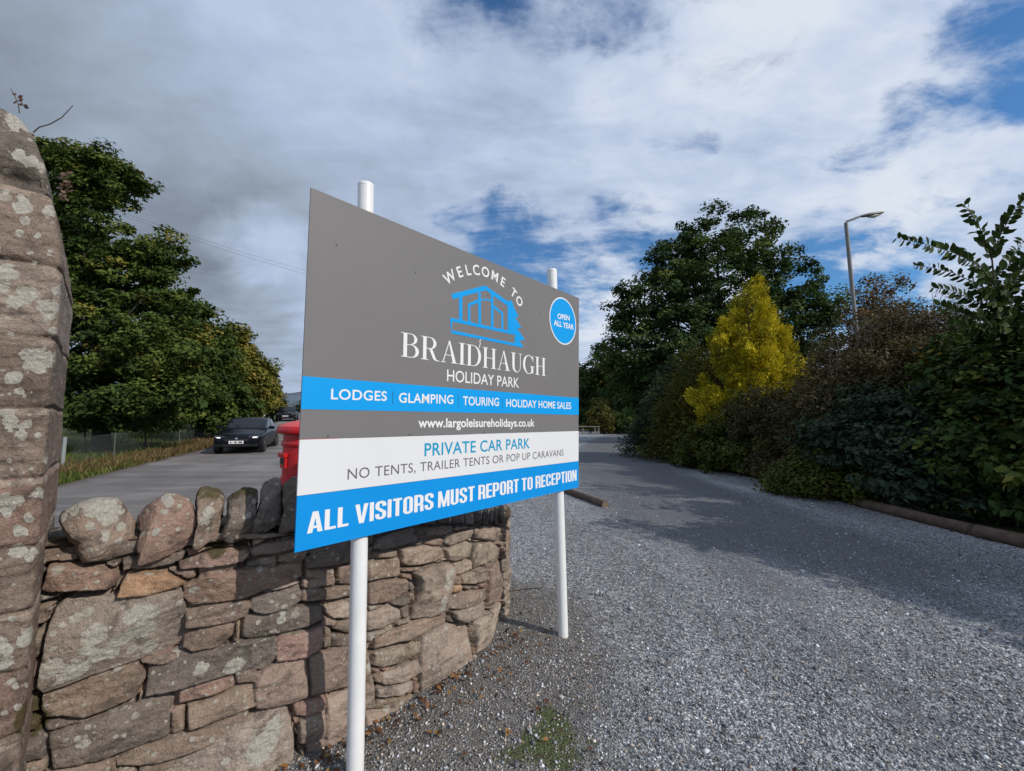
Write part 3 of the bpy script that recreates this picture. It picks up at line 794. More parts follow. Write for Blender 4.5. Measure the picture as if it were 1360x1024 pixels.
    Cc = np.concatenate([Cc, np.repeat(np.full((1, len(WS), 3), .12), ex, 0)], 0)
    lic = np.concatenate([lic, np.zeros((ex, len(WS)))], 0)
    moss = np.zeros(V.shape[:2]); moss[len(zs) - 3:] = .6
    for (px, py, rr) in ((52, 955, 18), (50, 935, 12), (48, 970, 10), (290, 728, 16), (320, 722, 12)):
        s0, z0 = wall_hit(px, py); j = int(np.clip(s0 / .005, 0, len(WS) - 1)); dd = rr / FPX * WP[j, 1]
        g = np.hypot(Sg - s0, Zg - z0) / dd
        moss[:len(zs)] = np.maximum(moss[:len(zs)], np.clip(1.3 - g, 0, 1))
    root = thing('stone_wall', 'low curving drystone wall of brown sandstone running behind the sign', 'wall', (WP[200][0], WP[200][1], 0))
    V = V - np.array([WP[200][0], WP[200][1], 0])
    grid_faces('masonry', V.reshape(-1, 3), V.shape[0], V.shape[1], M['stone'], {'lichen': lic.ravel(), 'moss': moss.ravel()}, {'col': Cc.reshape(-1, 3)}, parent=root)
    return root
wall_root = build_wall()

def boulder(name, outline, dist, depth, col, root, moss=0.0, lich=(), seed=1, lab=None, nrm=None, push=0.0):
    """a stone on edge: outline seen from the front, real thickness behind it"""
    P = np.array([at(px, py, dist) for px, py in outline]); c = P.mean(0)
    n = np.array(nrm if nrm is not None else (0.6, -0.8)); n = n / np.linalg.norm(n); t = np.array([-n[1], n[0]])
    c = c - np.r_[n * (depth * .5 - push), 0]
    # outline on the plane facing the viewer
    vd = c - EYE; vd = vd / np.linalg.norm(vd)
    u = np.array([P[:, 0].ptp() if False else 1.0, 0, 0]); u = np.cross(vd, [0, 0, 1.]); u /= np.linalg.norm(u); w = np.cross(u, vd)
    cc = P.mean(0)
    A = np.c_[(P - cc) @ u, (P - cc) @ w]
    nth = 110; th = np.linspace(0, 2 * PI, nth, endpoint=False)
    # radius of the outline along each heading
    r = np.zeros(nth)
    for i in range(len(A)):
        a = A[i]; b = A[(i + 1) % len(A)]; e = b - a
        D = np.c_[np.cos(th), np.sin(th)]
        den = D[:, 0] * e[1] - D[:, 1] * e[0]
        den = np.where(abs(den) < 1e-9, 1e-9, den)
        tt = (a[0] * e[1] - a[1] * e[0]) / den
        ss = (a[0] * D[:, 1] - a[1] * D[:, 0]) / den
        okk = (tt > 0) & (ss >= -1e-6) & (ss <= 1 + 1e-6)
        r = np.where(okk & (tt > r), tt, r)
    k = np.exp(-np.arange(-3, 4) ** 2 / 4.0); k /= k.sum()
    rr = np.convolve(np.r_[r[-3:], r, r[:3]], k, 'valid')
    rings = []
    nt = 64
    for j in range(nt + 1):
        q = -1 + 2 * j / nt; ph = q * PI / 2
        prof = math.cos(ph) ** 0.42 if abs(q) < 1 else 0.0; dz = math.copysign(abs(math.sin(ph)) ** 0.72, q) * depth / 2
        ring = cc[None] + (u[None] * np.cos(th)[:, None] + w[None] * np.sin(th)[:, None]) * (rr * prof)[:, None] + vd[None] * (dz + depth / 2 - push)
        rings.append(ring)
    V = np.concatenate(rings, 0)
    off = seed * 3.7
    nrmv = V - (cc + vd * depth / 2)[None]; nrmv /= np.maximum(np.linalg.norm(nrmv, axis=1), 1e-6)[:, None]
    d = 0.020 * fbm(V * 7 + off, 3, seed) + 0.010 * fbm(V * 20 + off, 4, seed + 5) + 0.003 * fbm(V * 70, 3, seed + 9)
    d += -0.010 * np.clip(1 - np.abs(vnoise(V * np.array([6, 6, 9]) + off, seed + 20)) * 6, 0, 1)
    V = V + nrmv * d[:, None]
    rs = np.random.default_rng(seed + 100); mid = cc + vd * depth / 2
    for _ in range(11):
        n_ = rs.normal(0, 1, 3) - vd * .9; n_ /= np.linalg.norm(n_)
        hh_ = (V - mid) @ n_; o_ = hh_.max() * rs.uniform(.76, .96)
        V = V - n_[None] * (np.clip(hh_ - o_, 0, None) * .88)[:, None]
    V = V + nrmv * (0.005 * fbm(V * 28 + off, 4, seed + 31) + 0.0028 * fbm(V * 80, 3, seed + 32))[:, None]
    li = np.zeros(len(V)); nz = fbm(V * 45, 4, 55)
    for (px, py, rp) in lich:
        p = at(px, py, dist); rad = .85 * rp / FPX * dist
        pr = V - EYE; pr = pr / pr[:, 1:2] * dist + EYE
        g = np.hypot(pr[:, 0] - p[0], pr[:, 2] - p[2]) / rad
        facing = (nrmv @ vd) < 0.1
        li = np.maximum(li, np.where(facing, np.clip(1.12 - g * .62 + .3 * nz, 0, 1), 0))
    zt = (V[:, 2] - V[:, 2].min()) / np.ptp(V[:, 2])
    mo = moss * sstep(.45, 1.0, zt)
    tone = np.array(col)[None] * (1 + 0.22 * fbm(V * 9 + 5, 3, seed + 3))[:, None]
    i = np.arange(nt)[:, None] * nth + np.arange(nth)[None]
    i2 = np.arange(nt)[:, None] * nth + (np.arange(nth)[None] + 1) % nth
    F = np.stack([i, i + nth, i2 + nth, i2], -1).reshape(-1, 4)
    org = np.array(root.location)
    o = mesh_np(name, V - org, F, M['stone'], root, attrs={'lichen': li, 'moss': mo}, cols={'col': tone}, smooth=True)
    if lab: o['label'] = lab
    return o
def wall_dist(px, py):
    s, z = wall_hit(px, py); return WP[int(np.clip(s / .005, 0, len(WS) - 1)), 1]
COPES = [
    (CA, [(150, 250), (165, 200), (240, 150), (330, 125), (450, 115), (520, 160), (575, 225), (562, 330), (540, 440), (480, 505), (420, 492), (290, 472), (200, 330)], BR, .26, .15,
     [(139, 711, 9), (119, 667, 22), (145, 678, 20), (97, 675, 12), (108, 662, 14), (160, 700, 7), (158, 718, 6), (120, 700, 8)], 'rounded grey boulder with pale and orange lichen on the wall top'),
    (CA, [(580, 230), (620, 170), (700, 110), (730, 85), (800, 80), (860, 120), (885, 250), (870, 340), (790, 410), (700, 500), (620, 525), (575, 500), (570, 430)], RD, .24, .0,
     [(222, 662, 9), (226, 668, 8), (207, 706, 5)], 'smooth reddish upright stone next to the rounded boulder'),
    (CA, [(880, 130), (900, 70), (950, 45), (1010, 65), (1040, 120), (1010, 240), (1000, 340), (985, 365), (870, 410), (850, 400), (885, 310)], BR, .26, .75,
     [(277, 680, 9), (272, 692, 7)], None),
    (CA, [(1045, 90), (1120, 70), (1190, 30), (1220, 70), (1220, 200), (1200, 260), (1150, 350), (1060, 380), (1005, 370), (1020, 300), (1045, 240)], GR, .26, .7, [(330, 684, 5)], None),
    (CA, [(1225, 50), (1300, 0), (1340, 10), (1345, 180), (1310, 290), (1230, 340), (1165, 340), (1200, 230), (1225, 150)], GR, .28, .35, [], None),
    (CA, [(1340, 60), (1400, 0), (1470, 10), (1500, 120), (1480, 300), (1380, 330), (1310, 330), (1345, 200)], DK, .28, .3, [], None)]
for k, (o, pts, col, dep, ms, li, lab) in enumerate(COPES):
    q = crop(o, pts); mx = sum(p[0] for p in q) / len(q)
    boulder('coping_stone', q, wall_dist(mx, 730) - 0.02, dep, col, wall_root, ms, li, seed=k + 2, lab=lab, push=.05)
def hidden_copes():
    r = random.Random(3)
    s = wall_hit(398, 700)[0] + .14
    k = 20
    while s < WS[-1] - .05:
        j = int(s / .005); base = float(top_at(s)); h = r.uniform(.11, .17) if s > wall_hit(600, 700)[0] else r.uniform(.17, .24); w = r.uniform(.08, .13)
        p = WP[j] - WN[j] * .04
        dd = p[1]
        def px_of(pt):
            v = pt - EYE; f = v @ FWD
            return (680 + FPX * (v @ RGT) / f, 512 - FPX * (v @ UPV) / f)
        t = np.array([0.75, 0.66]) if True else WT[j]
        pts = []
        for (a, b) in ((-.5, -.06), (-.55, .4), (-.42, .85), (-.05, 1.02), (.35, .9), (.52, .5), (.5, -.06), (0, -.1)):
            a += r.uniform(-.06, .06); b += r.uniform(-.05, .05)
            q = np.array([p[0] + WT[j][0] * a * w * 1.0, p[1] + WT[j][1] * a * w, base + b * h])
            pts.append(q)
        boulder('coping_stone', [px_of(np.array([q[0] / q[1] * dd, dd, 1.6 + (q[2] - 1.6) / q[1] * dd])) for q in pts], dd, .24, r.choice([DK, GR, GR]), wall_root, .4, [], seed=k, push=.02)
        s += w * 1.02 + .012; k += 1
hidden_copes()

def build_pillar():
    cor = np.array([-1.54, 1.42]); fd = np.array([.72, .694]); sd = np.array([-.694, .72])   # right front corner, face heading, side heading
    W = 0.74
    # perimeter: front face (left to right), right side, then rear and left
    a = cor - fd * W; b = cor; c = cor + sd * W; d = a + sd * W
    rad = .022; per = []
    def corner(p, d1, d2, m):
        q = p - d1 * rad + 0; ce = p - d1 * rad + d2 * rad
        return [ce - d2 * rad * math.cos(x) + d1 * rad * math.sin(x) for x in np.linspace(0, PI / 2, m)]
    def seg(p, q, step): 
        n = max(int(np.linalg.norm(q - p) / step), 2); return [p + (q - p) * i / n for i in range(n)]
    per += seg(a + fd * rad, b - fd * rad, .0045) + corner(b, fd, sd, 12) + seg(b + sd * rad, c - sd * rad, .009) + corner(c, sd, -fd, 5) + seg(c - fd * rad, d + fd * rad, .03) + corner(d, -fd, -sd, 5) + seg(d - sd * rad, a + sd * rad, .03) + corner(a, -sd, fd, 5)
    P = np.array(per); P = np.r_[P, P[:1]]
    arc = np.r_[0, np.cumsum(np.linalg.norm(np.diff(P, axis=0), axis=1))]
    nrm = np.gradient(P, axis=0); nrm = np.c_[nrm[:, 1], -nrm[:, 0]]; nrm /= np.maximum(np.linalg.norm(nrm, axis=1), 1e-9)[:, None]
    cen = (a + b + c + d) / 4
    fwdd = cor[1]
    def zof(py): 
        r = ray(60, py); return 1.6 + r[2] / r[1] * fwdd
    joints = [zof(y) for y in (257, 357, 450, 541, 632, 723, 810, 889, 975, 1060)]
    ztop = zof(133)
    zs = np.r_[np.arange(-.05, ztop, .005)]
    # inset of the outline with height (the upper blocks are weathered back)
    ins = np.interp(zs, [0, zof(350), zof(327), zof(285), zof(250), zof(235), zof(207), zof(177), zof(154), zof(145), ztop], [0, 0, .008, .026, .050, .055, .075, .105, .145, .18, .24])
    A, Z = np.meshgrid(arc, zs)
    P3 = np.stack([A, Z, A * 0], -1)
    rough = fbm(P3 * np.array([8, 22, 1]), 5, 91); fine = fbm(P3 * 60, 3, 92); low = fbm(P3 * 3.5, 3, 93)
    H = 0.010 * rough + 0.0024 * fine + .008 * low
    H = H + .003 * (np.floor(Z * 24 + 1.5 * rough) % 2)
    H = H * np.where(A > W - .035, .35, 1.0)
    js = joints[::-1]
    lev = np.zeros(Z.shape, int)
    for k, zj in enumerate(sorted(joints)):
        zz = zj + .004 * np.sin(A * 9 + k) + .003 * rough
        dj = Z - zz
        lev += dj > 0
        H = H - .016 * np.exp(-(dj / .0055) ** 2) * (0.75 + .5 * fbm(P3 * np.array([7, 1, 1]) + k, 2, 60 + k))
        # softened top edge of the block below the joint
        H = H - .002 * sstep(-.02, 0, dj) * (dj < 0)
    # the hollow under the top stone
    g = np.exp(-(((Z - zof(245)) / .028) ** 2) - (((A - (W - .11)) / .075) ** 2)); H = H - .06 * g
    # ragged arris on the right
    ed = np.exp(-((A - (W - .03)) / .03) ** 2); H = H - ed * .009 * np.clip(fbm(np.stack([A * 0, Z * 16, A * 0], -1), 4, 33) + .2, 0, 1)
    r = random.Random(9)
    tones = [np.array(c) * r.uniform(.9, 1.1) for c in (GR, BR, RD, BR, BR, RD, BR, BR, LT, BR, GR, BR)]
    C = np.array([tones[i % 12] * .84 for i in range(12)])[np.clip(lev, 0, 11)]
    mort = np.zeros(Z.shape)
    for zj in joints: mort = np.maximum(mort, (np.abs(Z - zj + .018) < .011) * (rough > -.1) * .8)
    C = C * (1 - mort[..., None]) + mort[..., None] * np.array((.27, .235, .20))
    X = P[:, 0][None] + nrm[:, 0][None] * H; Y = P[:, 1][None] + nrm[:, 1][None] * H
    k = (1 - np.clip(ins / .37, 0, .999))[:, None]
    dx = X - cen[0]; dyy = Y - cen[1]
    X = cen[0] + dx * k; Y = cen[1] + dyy * k
    lic = np.zeros(Z.shape); nz = fbm(P3 * 50, 4, 57)
    V = np.stack([X, Y, Z], -1)
    vx = V[..., 0] / V[..., 1]
    fsel = (A < W + .02)
    Dn = V - EYE; F_ = Dn @ FWD; PX = 680 + FPX * (Dn @ RGT) / F_; PY = 512 - FPX * (Dn @ UPV) / F_
    spots = [(48, 479, 20), (60, 477, 14), (38, 473, 12), (15, 503, 10), (30, 273, 13), (33, 293, 7), (25, 311, 6), (50, 313, 5), (65, 281, 9), (10, 360, 14), (5, 382, 10), (35, 390, 16), (65, 412, 16), (20, 400, 12), (80, 385, 10), (70, 440, 7), (15, 561, 12), (35, 563, 7), (28, 578, 9), (50, 578, 5), (63, 612, 6), (12, 611, 4), (22, 664, 10), (52, 655, 9), (4, 665, 10), (10, 680, 8), (37, 688, 7), (26, 705, 10), (24, 733, 13), (46, 732, 6), (38, 740, 7), (55, 800, 5), (15, 822, 7), (38, 846, 14), (46, 838, 9), (30, 852, 10), (5, 860, 14), (8, 880, 12), (20, 912, 6), (25, 940, 6), (38, 910, 5), (20, 160, 16), (35, 165, 12), (40, 215, 12), (25, 205, 10), (55, 222, 9), (8, 255, 5), (27, 261, 4)]
    for (px, py, rr) in spots:
        gg = np.hypot((PX - px) * .85, PY - py) / (rr * .85)
        lic = np.maximum(lic, np.where(fsel, np.clip(1.12 - gg * .62 + .3 * nz, 0, 1), 0))
    moss = np.clip(sstep(ztop - .12, ztop, Z) * .8 + np.exp(-((A - W) / .05) ** 2) * np.exp(-((Z - zof(955)) / .06) ** 2) * 1.2, 0, 1)
    org = np.array([cen[0], cen[1], 0])
    root = thing('stone_pillar', 'tall square gate pillar of weathered sandstone blocks spotted with white lichen', 'gate pillar', org)
    nr, nc = Z.shape
    sp = np.searchsorted(zs, zof(252))
    # shaft and top stone
    V = V - org
    grid_faces('shaft', V[:sp + 1].reshape(-1, 3), sp + 1, nc, M['stone'], {'lichen': lic[:sp + 1].ravel(), 'moss': moss[:sp + 1].ravel()}, {'col': C[:sp + 1].reshape(-1, 3)}, parent=root)
    top = V[-1].copy(); capc = top.mean(0)
    extra = np.stack([capc + (top - capc) * f + np.array([0, 0, .05 * (1 - f * f)]) for f in (.8, .5, .2, 0.0)], 0)
    extra[..., 2] += .012 * fbm(extra * 14, 3, 12)
    V2 = np.concatenate([V[sp:], extra], 0); m2 = V2.shape[0]
    pad = lambda q, v: np.concatenate([q[sp:], np.full((4, nc), v)], 0)
    C2 = np.concatenate([C[sp:], np.repeat(C[-1:], 4, 0)], 0)
    grid_faces('cap_stone', V2.reshape(-1, 3), m2, nc, M['stone'], {'lichen': pad(lic, 0).ravel(), 'moss': pad(moss, .9).ravel()}, {'col': C2.reshape(-1, 3)}, parent=root)
    # a bare stem and a withered seedling rooted in the top
    def on_top(px, py, dd=1.52): return at(px, py, dd)
    mb = MB()
    p = [on_top(44, 176), on_top(52, 169), on_top(66, 165), on_top(82, 156), on_top(97, 140)]
    mb.tube(p, [.0022, .002, .0018, .0016, .0012], 6)
    o = mb.build('bare_twig', M['twig']); tag(o, 'thin bare curved twig sticking out of the pillar top', 'twig')
    rt = thing('withered_seedling', 'small withered plant with curled brown leaves on the pillar top', 'plant', on_top(25, 148))
    base = np.array(on_top(25, 148))
    mb = MB(); mb.tube([on_top(26, 150) - base, on_top(24, 138) - base, on_top(20, 128) - base, on_top(14, 117) - base], [.002, .0018, .0015, .001], 6)
    mb.tube([on_top(24, 138) - base, on_top(32, 140) - base, on_top(38, 144) - base], [.0016, .0014, .001], 6)
    mb.build('stem', M['twig'], rt)
    Vv = []; Ff = []; T = []
    for (x0, y0, x1, y1) in ((24, 132, 17, 139), (23, 130, 31, 127), (24, 135, 31, 131), (30, 139, 39, 144), (22, 127, 16, 123), (22, 137, 17, 135), (26, 141, 30, 136)):
        q0 = np.array(on_top(x0, y0)) - base; q1 = np.array(on_top(x1, y1)) - base; ax = q1 - q0; sw = np.array([ax[2], .3 * np.linalg.norm(ax), -ax[0]]) * .28
        b = len(Vv); Vv += [q0, q0 + ax * .5 + sw, q1, q0 + ax * .5 - sw]; Ff.append((b, b + 1, b + 2, b + 3)); T += [.3] * 4
    mesh_np('leaf', np.array(Vv), np.array(Ff), leaf_mat('withered', [(0, (.10, .05, .045)), (1, (.2, .12, .09))], .2), rt, attrs={'tint': T})
    # dry bracken caught on the side of the pillar
    base = np.array(at(80, 250, 1.75)); Vv = []; Ff = []; T = []
    for k in range(46):
        x0 = random.uniform(76, 90); y0 = random.uniform(228, 262); L = random.uniform(5, 11); an = random.uniform(-.9, 1.7)
        q0 = np.array(at(x0, y0, 1.75 + random.uniform(-.03, .03))) - base; q1 = np.array(at(x0 + L * math.cos(an), y0 + L * math.sin(an) * .8, 1.75)) - base
        ax = q1 - q0; sw = np.array([-ax[2], .4 * np.linalg.norm(ax), ax[0]]) * .22
        b = len(Vv); Vv += [q0, q0 + ax * .5 + sw, q1, q0 + ax * .5 - sw]; Ff.append((b, b + 1, b + 2, b + 3)); T += [random.random()] * 4
    o = mesh_np('dry_leaves', np.array(Vv), np.array(Ff), leaf_mat('dry', [(0, (.12, .07, .05)), (1, (.28, .19, .14))], .25), attrs={'tint': T})
    o.location = base; tag(o, 'tuft of dry brown leaves caught on the side of the pillar', 'dry leaves')
build_pillar()

# ------------------------------------------------------------------ the sign
SA = math.radians(49.5)
SD = np.array([math.cos(SA), math.sin(SA), 0]); SN = np.array([SD[1], -SD[0], 0])
SBASE = on_ground(748, 846)                    # foot of the farther post
SP0 = SBASE + SN * 0.055                       # a point on the printed face
def sign_uv(px, py):
    r = ray(px, py); t = (SN @ (SP0 - EYE)) / (SN @ r); p = EYE + r * t
    return np.array([(p - SP0) @ SD, p[2]])
def sign_pt(uv, off=0.0):
    p = SP0 + SD * uv[0] + SN * off
    return np.array([p[0], p[1], uv[1]])
def paint(name, base, rough=.35, vary=.02):
    return mat(name, base, rough, vary=vary, vscale=3.0, spec=.2)
M['sign_grey'] = paint('sign_grey', (.176, .172, .173), .55, .03)
M['sign_blue'] = paint('sign_blue', (.001, .315, .76), .65)
M['sign_blue2'] = paint('sign_deeper_blue', (.001, .265, .70), .65)
M['sign_white'] = paint('sign_white', (.70, .715, .735), .5, .02)
M['ink_white'] = paint('ink_white', (.76, .775, .79), .5)
M['ink_teal'] = paint('ink_teal', (.012, .30, .52), .5)
M['ink_grey'] = paint('ink_grey', (.13, .13, .14), .5)
M['ink_dark'] = paint('ink_dark', (.02, .12, .22), .5)
M['post_white'] = mat('post_white', (.78, .79, .79), .35, vary=.05, vscale=9, spec=.5)
M['steel'] = mat('dull_screw', (.10, .10, .10), .5, metal=.6)
def build_sign():
    org = np.array([SBASE[0], SBASE[1], 0]) - SD * 1.0; org[2] = 0
    root = thing('sign_board', 'big grey, blue and white welcome sign on two white round posts', 'sign', org)
    TL, BL, TR, BR_ = sign_uv(413, 249), sign_uv(391, 734), sign_uv(769, 396), sign_uv(768, 647)
    Lf = lambda t: TL + (BL - TL) * t
    Rt = lambda t: TR + (BR_ - TR) * t
    def tl(px, py):
        v = sign_uv(px, py); return (TL[1] - v[1]) / (TL[1] - BL[1])
    def tr(px, py):
        v = sign_uv(px, py); return (TR[1] - v[1]) / (TR[1] - BR_[1])
    def slab(name, q, off0, off1, m, parent, bevel=0):
        v = [sign_pt(p, off0) - org for p in q] + [sign_pt(p, off1) - org for p in q]
        return mesh_py(name, v, [(0, 1, 2, 3), (7, 6, 5, 4), (0, 4, 5, 1), (1, 5, 6, 2), (2, 6, 7, 3), (3, 7, 4, 0)], m, parent, bevel=bevel)
    def flat(name, polys, off, m, parent, step=0.00006):
        """thin lettering: each polygon (list of uv) a hair in front of the last"""
        V = []; F = []
        for k, p in enumerate(polys):
            b = len(V); V += [sign_pt(q, off + step * (k % 7)) - org for q in p]; F.append(tuple(range(b, b + len(p))))
        return mesh_py(name, V, F, m, parent)
    t1l, t2l, t3l = tl(401, 499.3), tl(399, 543.3), tl(398.5, 583.3)
    t1r, t2r, t3r = tr(768.5, 528.5), tr(768.5, 551), tr(768.5, 572)
    t4l, t4r = tl(395.4, 658.5), tr(768.5, 612.2)
    e = .0015
    up = slab('upper_panel', [Lf(0), Rt(0), Rt(t3r), Lf(t3l)], -.006, 0, M['sign_grey'], root)
    band = slab('blue_band', [Lf(t1l), Rt(t1r), Rt(t2r), Lf(t2l)], .0002, .0010, M['sign_blue'], up)
    lo = slab('lower_panel', [Lf(t3l + e), Rt(t3r + e), Rt(t4r), Lf(t4l)], -.006, .0015, M['sign_white'], root)
    bt = slab('bottom_panel', [Lf(t4l + e * .7), Rt(t4r + e * .7), Rt(1), Lf(1)], -.006, .0025, M['sign_blue2'], root)
    dg = bpy.context.evaluated_depsgraph_get
    def font_mesh(body, offset=0.0, spacing=1.0):
        c = bpy.data.curves.new('txt', 'FONT'); c.body = body; c.size = 1; c.offset = offset; c.space_character = spacing; c.resolution_u = 6
        o = bpy.data.objects.new('txt', c); COL.objects.link(o)
        me = bpy.data.meshes.new_from_object(o.evaluated_get(dg()))
        V = np.zeros(len(me.vertices) * 3); me.vertices.foreach_get('co', V); V = V.reshape(-1, 3)
        F = [tuple(p.vertices) for p in me.polygons]
        bpy.data.objects.remove(o); bpy.data.curves.remove(c); bpy.data.meshes.remove(me)
        return V, F
    def capheight(offset=0.0):
        V, _ = font_mesh('H', offset); return V[:, 1].min(), V[:, 1].max()
    def text(body, p0, p1, ptop, m, parent, off, offset=0.0, spacing=1.0, name='lettering', ref='H'):
        a, b, c = sign_uv(*p0), sign_uv(*p1), sign_uv(*ptop)
        V, F = font_mesh(body, offset, spacing)
        H, _ = font_mesh(ref, offset)
        y0, y1 = (H[:, 1].min(), H[:, 1].max()) if ref == 'H' else (0, H[:, 1].max())
        x0, x1 = V[:, 0].min(), V[:, 0].max()
        bl = b - a; hh = c[1] - (a[1] + bl[1] * (c[0] - a[0]) / bl[0])
        pts = []
        for v in V:
            u = (v[0] - x0) / (x1 - x0); w = (v[1] - y0) / (y1 - y0)
            pts.append(sign_pt(a + bl * u + np.array([0, hh]) * w, off) - org)
        return mesh_py(name, pts, F, m, parent)
    text('HOLIDAY PARK', (593.6, 506.1), (689.2, 515.2), (593.6, 490.6), M['ink_white'], up, .0006, .004)
    text('www.largoleisureholidays.co.uk', (555.4, 567.6), (709.8, 566.2), (590, 555.3), M['ink_white'], up, .0006, .022, 1.02, ref='l')
    text('LODGES', (439.3, 530.3), (513.4, 532.5), (439.3, 516.2), M['ink_white'], band, .0016, .014, 1.06)
    text('GLAMPING', (529.5, 534.7), (601.7, 536.5), (529.5, 521.6), M['ink_white'], band, .0016, .014, 1.04)
    text('TOURING', (614.7, 538.1), (662.3, 539.3), (614.7, 526.3), M['ink_white'], band, .0016, .014, 1.04)
    text('HOLIDAY HOME SALES', (672.2, 540.2), (758.3, 543.3), (672.2, 529.8), M['ink_white'], band, .0016, .014, 1.02)
    for (x, y0, y1) in ((521.4, 519.3, 536.5), (608.5, 524.3, 540), (667.2, 527.8, 541.2)):
        a, b = sign_uv(x, y0), sign_uv(x, y1); w = .0017
        flat('divider', [[a + (-w, 0), a + (w, 0), b + (w, 0), b + (-w, 0)]], .0016, M['ink_dark'], band)
    text('PRIVATE CAR PARK', (563.4, 606), (703.3, 595.2), (563.4, 588.7), M['ink_teal'], lo, .0021, .012, 1.04)
    text('NO TENTS, TRAILER TENTS OR POP UP CARAVANS', (461.2, 636.9), (748.1, 605.1), (461.2, 622.9), M['ink_grey'], lo, .0021, .0, 1.06)
    # ---- condensed heavy capitals
    def stroke(pts, w, closed=False):
        P = np.array(pts, float); n = len(P); out = []
        L = []; R = []
        for i in range(n):
            if closed: a, b = P[i - 1], P[(i + 1) % n]
            else: a, b = P[max(i - 1, 0)], P[min(i + 1, n - 1)]
            t = b - a; t = t / max(np.hypot(*t), 1e-9); nn = np.array([-t[1], t[0]])
            wx, wy = w if hasattr(w, '__len__') else (w, w)
            o = nn * np.array([wx, wy]) / 2
            L.append(P[i] + o); R.append(P[i] - o)
        m = n if closed else n - 1
        return [[L[i], L[(i + 1) % n], R[(i + 1) % n], R[i]] for i in range(m)]
    def arc(cx, cy, rx, ry, a0, a1, n=9):
        return [(cx + rx * math.cos(math.radians(a)), cy + ry * math.sin(math.radians(a))) for a in np.linspace(a0, a1, n)]
    T = .155; HB = .13; SW = (.155, .13)
    rect = lambda x0, y0, x1, y1: [(x0, y0), (x1, y0), (x1, y1), (x0, y1)]
    def bold(ch):
        w = .42; x = w - T / 2; xl = T / 2; yt = 1 - HB / 2; yb = HB / 2; r = .13
        if ch == 'A': return [[(0, 0), (T, 0), (.235 + .035, 1), (.235 - .085, 1)], [(.47, 0), (.47 - T, 0), (.235 - .035, 1), (.235 + .085, 1)], rect(.12, .2, .35, .32)], .47
        if ch == 'V': return [[(0, 1), (T, 1), (.235 + .035, 0), (.235 - .085, 0)], [(.47, 1), (.47 - T, 1), (.235 - .035, 0), (.235 + .085, 0)]], .47
        if ch == 'L': return [rect(0, 0, T, 1), rect(T, 0, .36, HB)], .36
        if ch == 'I': return [rect(0, 0, T, 1)], T
        if ch == 'T': return [rect(.11, 0, .11 + T, 1 - HB), rect(0, 1 - HB, .375, 1)], .375
        if ch == 'E': return [rect(0, 0, T, 1), rect(T, 0, .36, HB), rect(T, 1 - HB, .36, 1), rect(T, .44, .335, .56)], .36
        if ch == 'M': return [rect(0, 0, .13, 1), rect(.45, 0, .58, 1), [(.0, 1), (.165, 1), (.345, 0), (.235, 0)], [(.58, 1), (.415, 1), (.235, 0), (.345, 0)]], .58
        if ch == 'N': return [rect(0, 0, .14, 1), rect(.30, 0, .44, 1), [(0, 1), (.15, 1), (.44, 0), (.29, 0)]], .44
        if ch == 'U': return stroke([(xl, 1)] + arc(xl + r, yb + r, r, r, 180, 270) + arc(x - r, yb + r, r, r, 270, 360) + [(x, 1)], SW), w
        if ch == 'O': return stroke(arc(xl + r, yb + r, r, r, 180, 270) + arc(x - r, yb + r, r, r, 270, 360) + arc(x - r, yt - r, r, r, 0, 90) + arc(xl + r, yt - r, r, r, 90, 180), SW, True), w
        if ch == 'C': return stroke([(x, .66)] + arc(x - r, yt - r, r, r, 0, 90) + arc(xl + r, yt - r, r, r, 90, 180) + arc(xl + r, yb + r, r, r, 180, 270) + arc(x - r, yb + r, r, r, 270, 360) + [(x, .36)], SW), w
        if ch in 'PR':
            y2 = .43
            g = [rect(0, 0, T, 1)] + stroke([(T, yt)] + arc(x - r, yt - r, r, r, 90, 0) + arc(x - r, y2 + r, r, r, 0, -90) + [(T, y2)], SW)
            if ch == 'R': g += stroke([(x - .12, y2)] + arc(x - .1, y2 - .1, .1, .1, 90, 0) + [(x, .1), (x + .02, 0)], SW)
            return g, w
        if ch == 'S': return stroke([(x, .70)] + arc(x - r, yt - r, r, r, 0, 90) + arc(xl + r, yt - r, r, r, 90, 180) + arc(xl + r, .5 + .16, r, .11, 180, 250) + arc(x - r, .5 - .16, r, .11, 70, 0) + arc(x - r, yb + r, r, r, 360, 270) + arc(xl + r, yb + r, r, r, 270, 180) + [(xl, .31)], SW), w
        return [], .2
    def glyph_line(body, fn, gap, p0, p1, ptop, pend, m, parent, off, space=.2, name='lettering'):
        polys = []; x = 0; 
        for ch in body:
            if ch == ' ': x += space; continue
            g, w = fn(ch); polys += [[(q[0] + x, q[1]) for q in p] for p in g]; x += w + gap
        tot = x - gap
        a, b, c, d = sign_uv(*p0), sign_uv(*p1), sign_uv(*ptop), sign_uv(*pend)
        h0 = c[1] - a[1]; h1 = d[1] - b[1]
        out = []
        for p in polys:
            out.append([a + (b - a) * (q[0] / tot) + np.array([0, (h0 + (h1 - h0) * q[0] / tot) * q[1]]) for q in p])
        return flat(name, out, off, m, parent)
    glyph_line('ALL VISITORS MUST REPORT TO RECEPTION', bold, .055, (407.2, 708.8), (765.4, 638.0), (414.5, 679.6), (765.4, 623.6), M['ink_white'], bt, .0031, .17)
    # ---- high contrast roman capitals
    ST = .125; HR = .030
    def ell(cx, cy, rx, ry, ix, iy, icx, a0, a1, n=18):
        """crescent between an outer and an inner ellipse"""
        A = [math.radians(v) for v in np.linspace(a0, a1, n)]
        o = [(cx + rx * math.cos(t), cy + ry * math.sin(t)) for t in A]; i = [(icx + ix * math.cos(t), cy + iy * math.sin(t)) for t in A]
        return [[o[k], o[k + 1], i[k + 1], i[k]] for k in range(n - 1)]
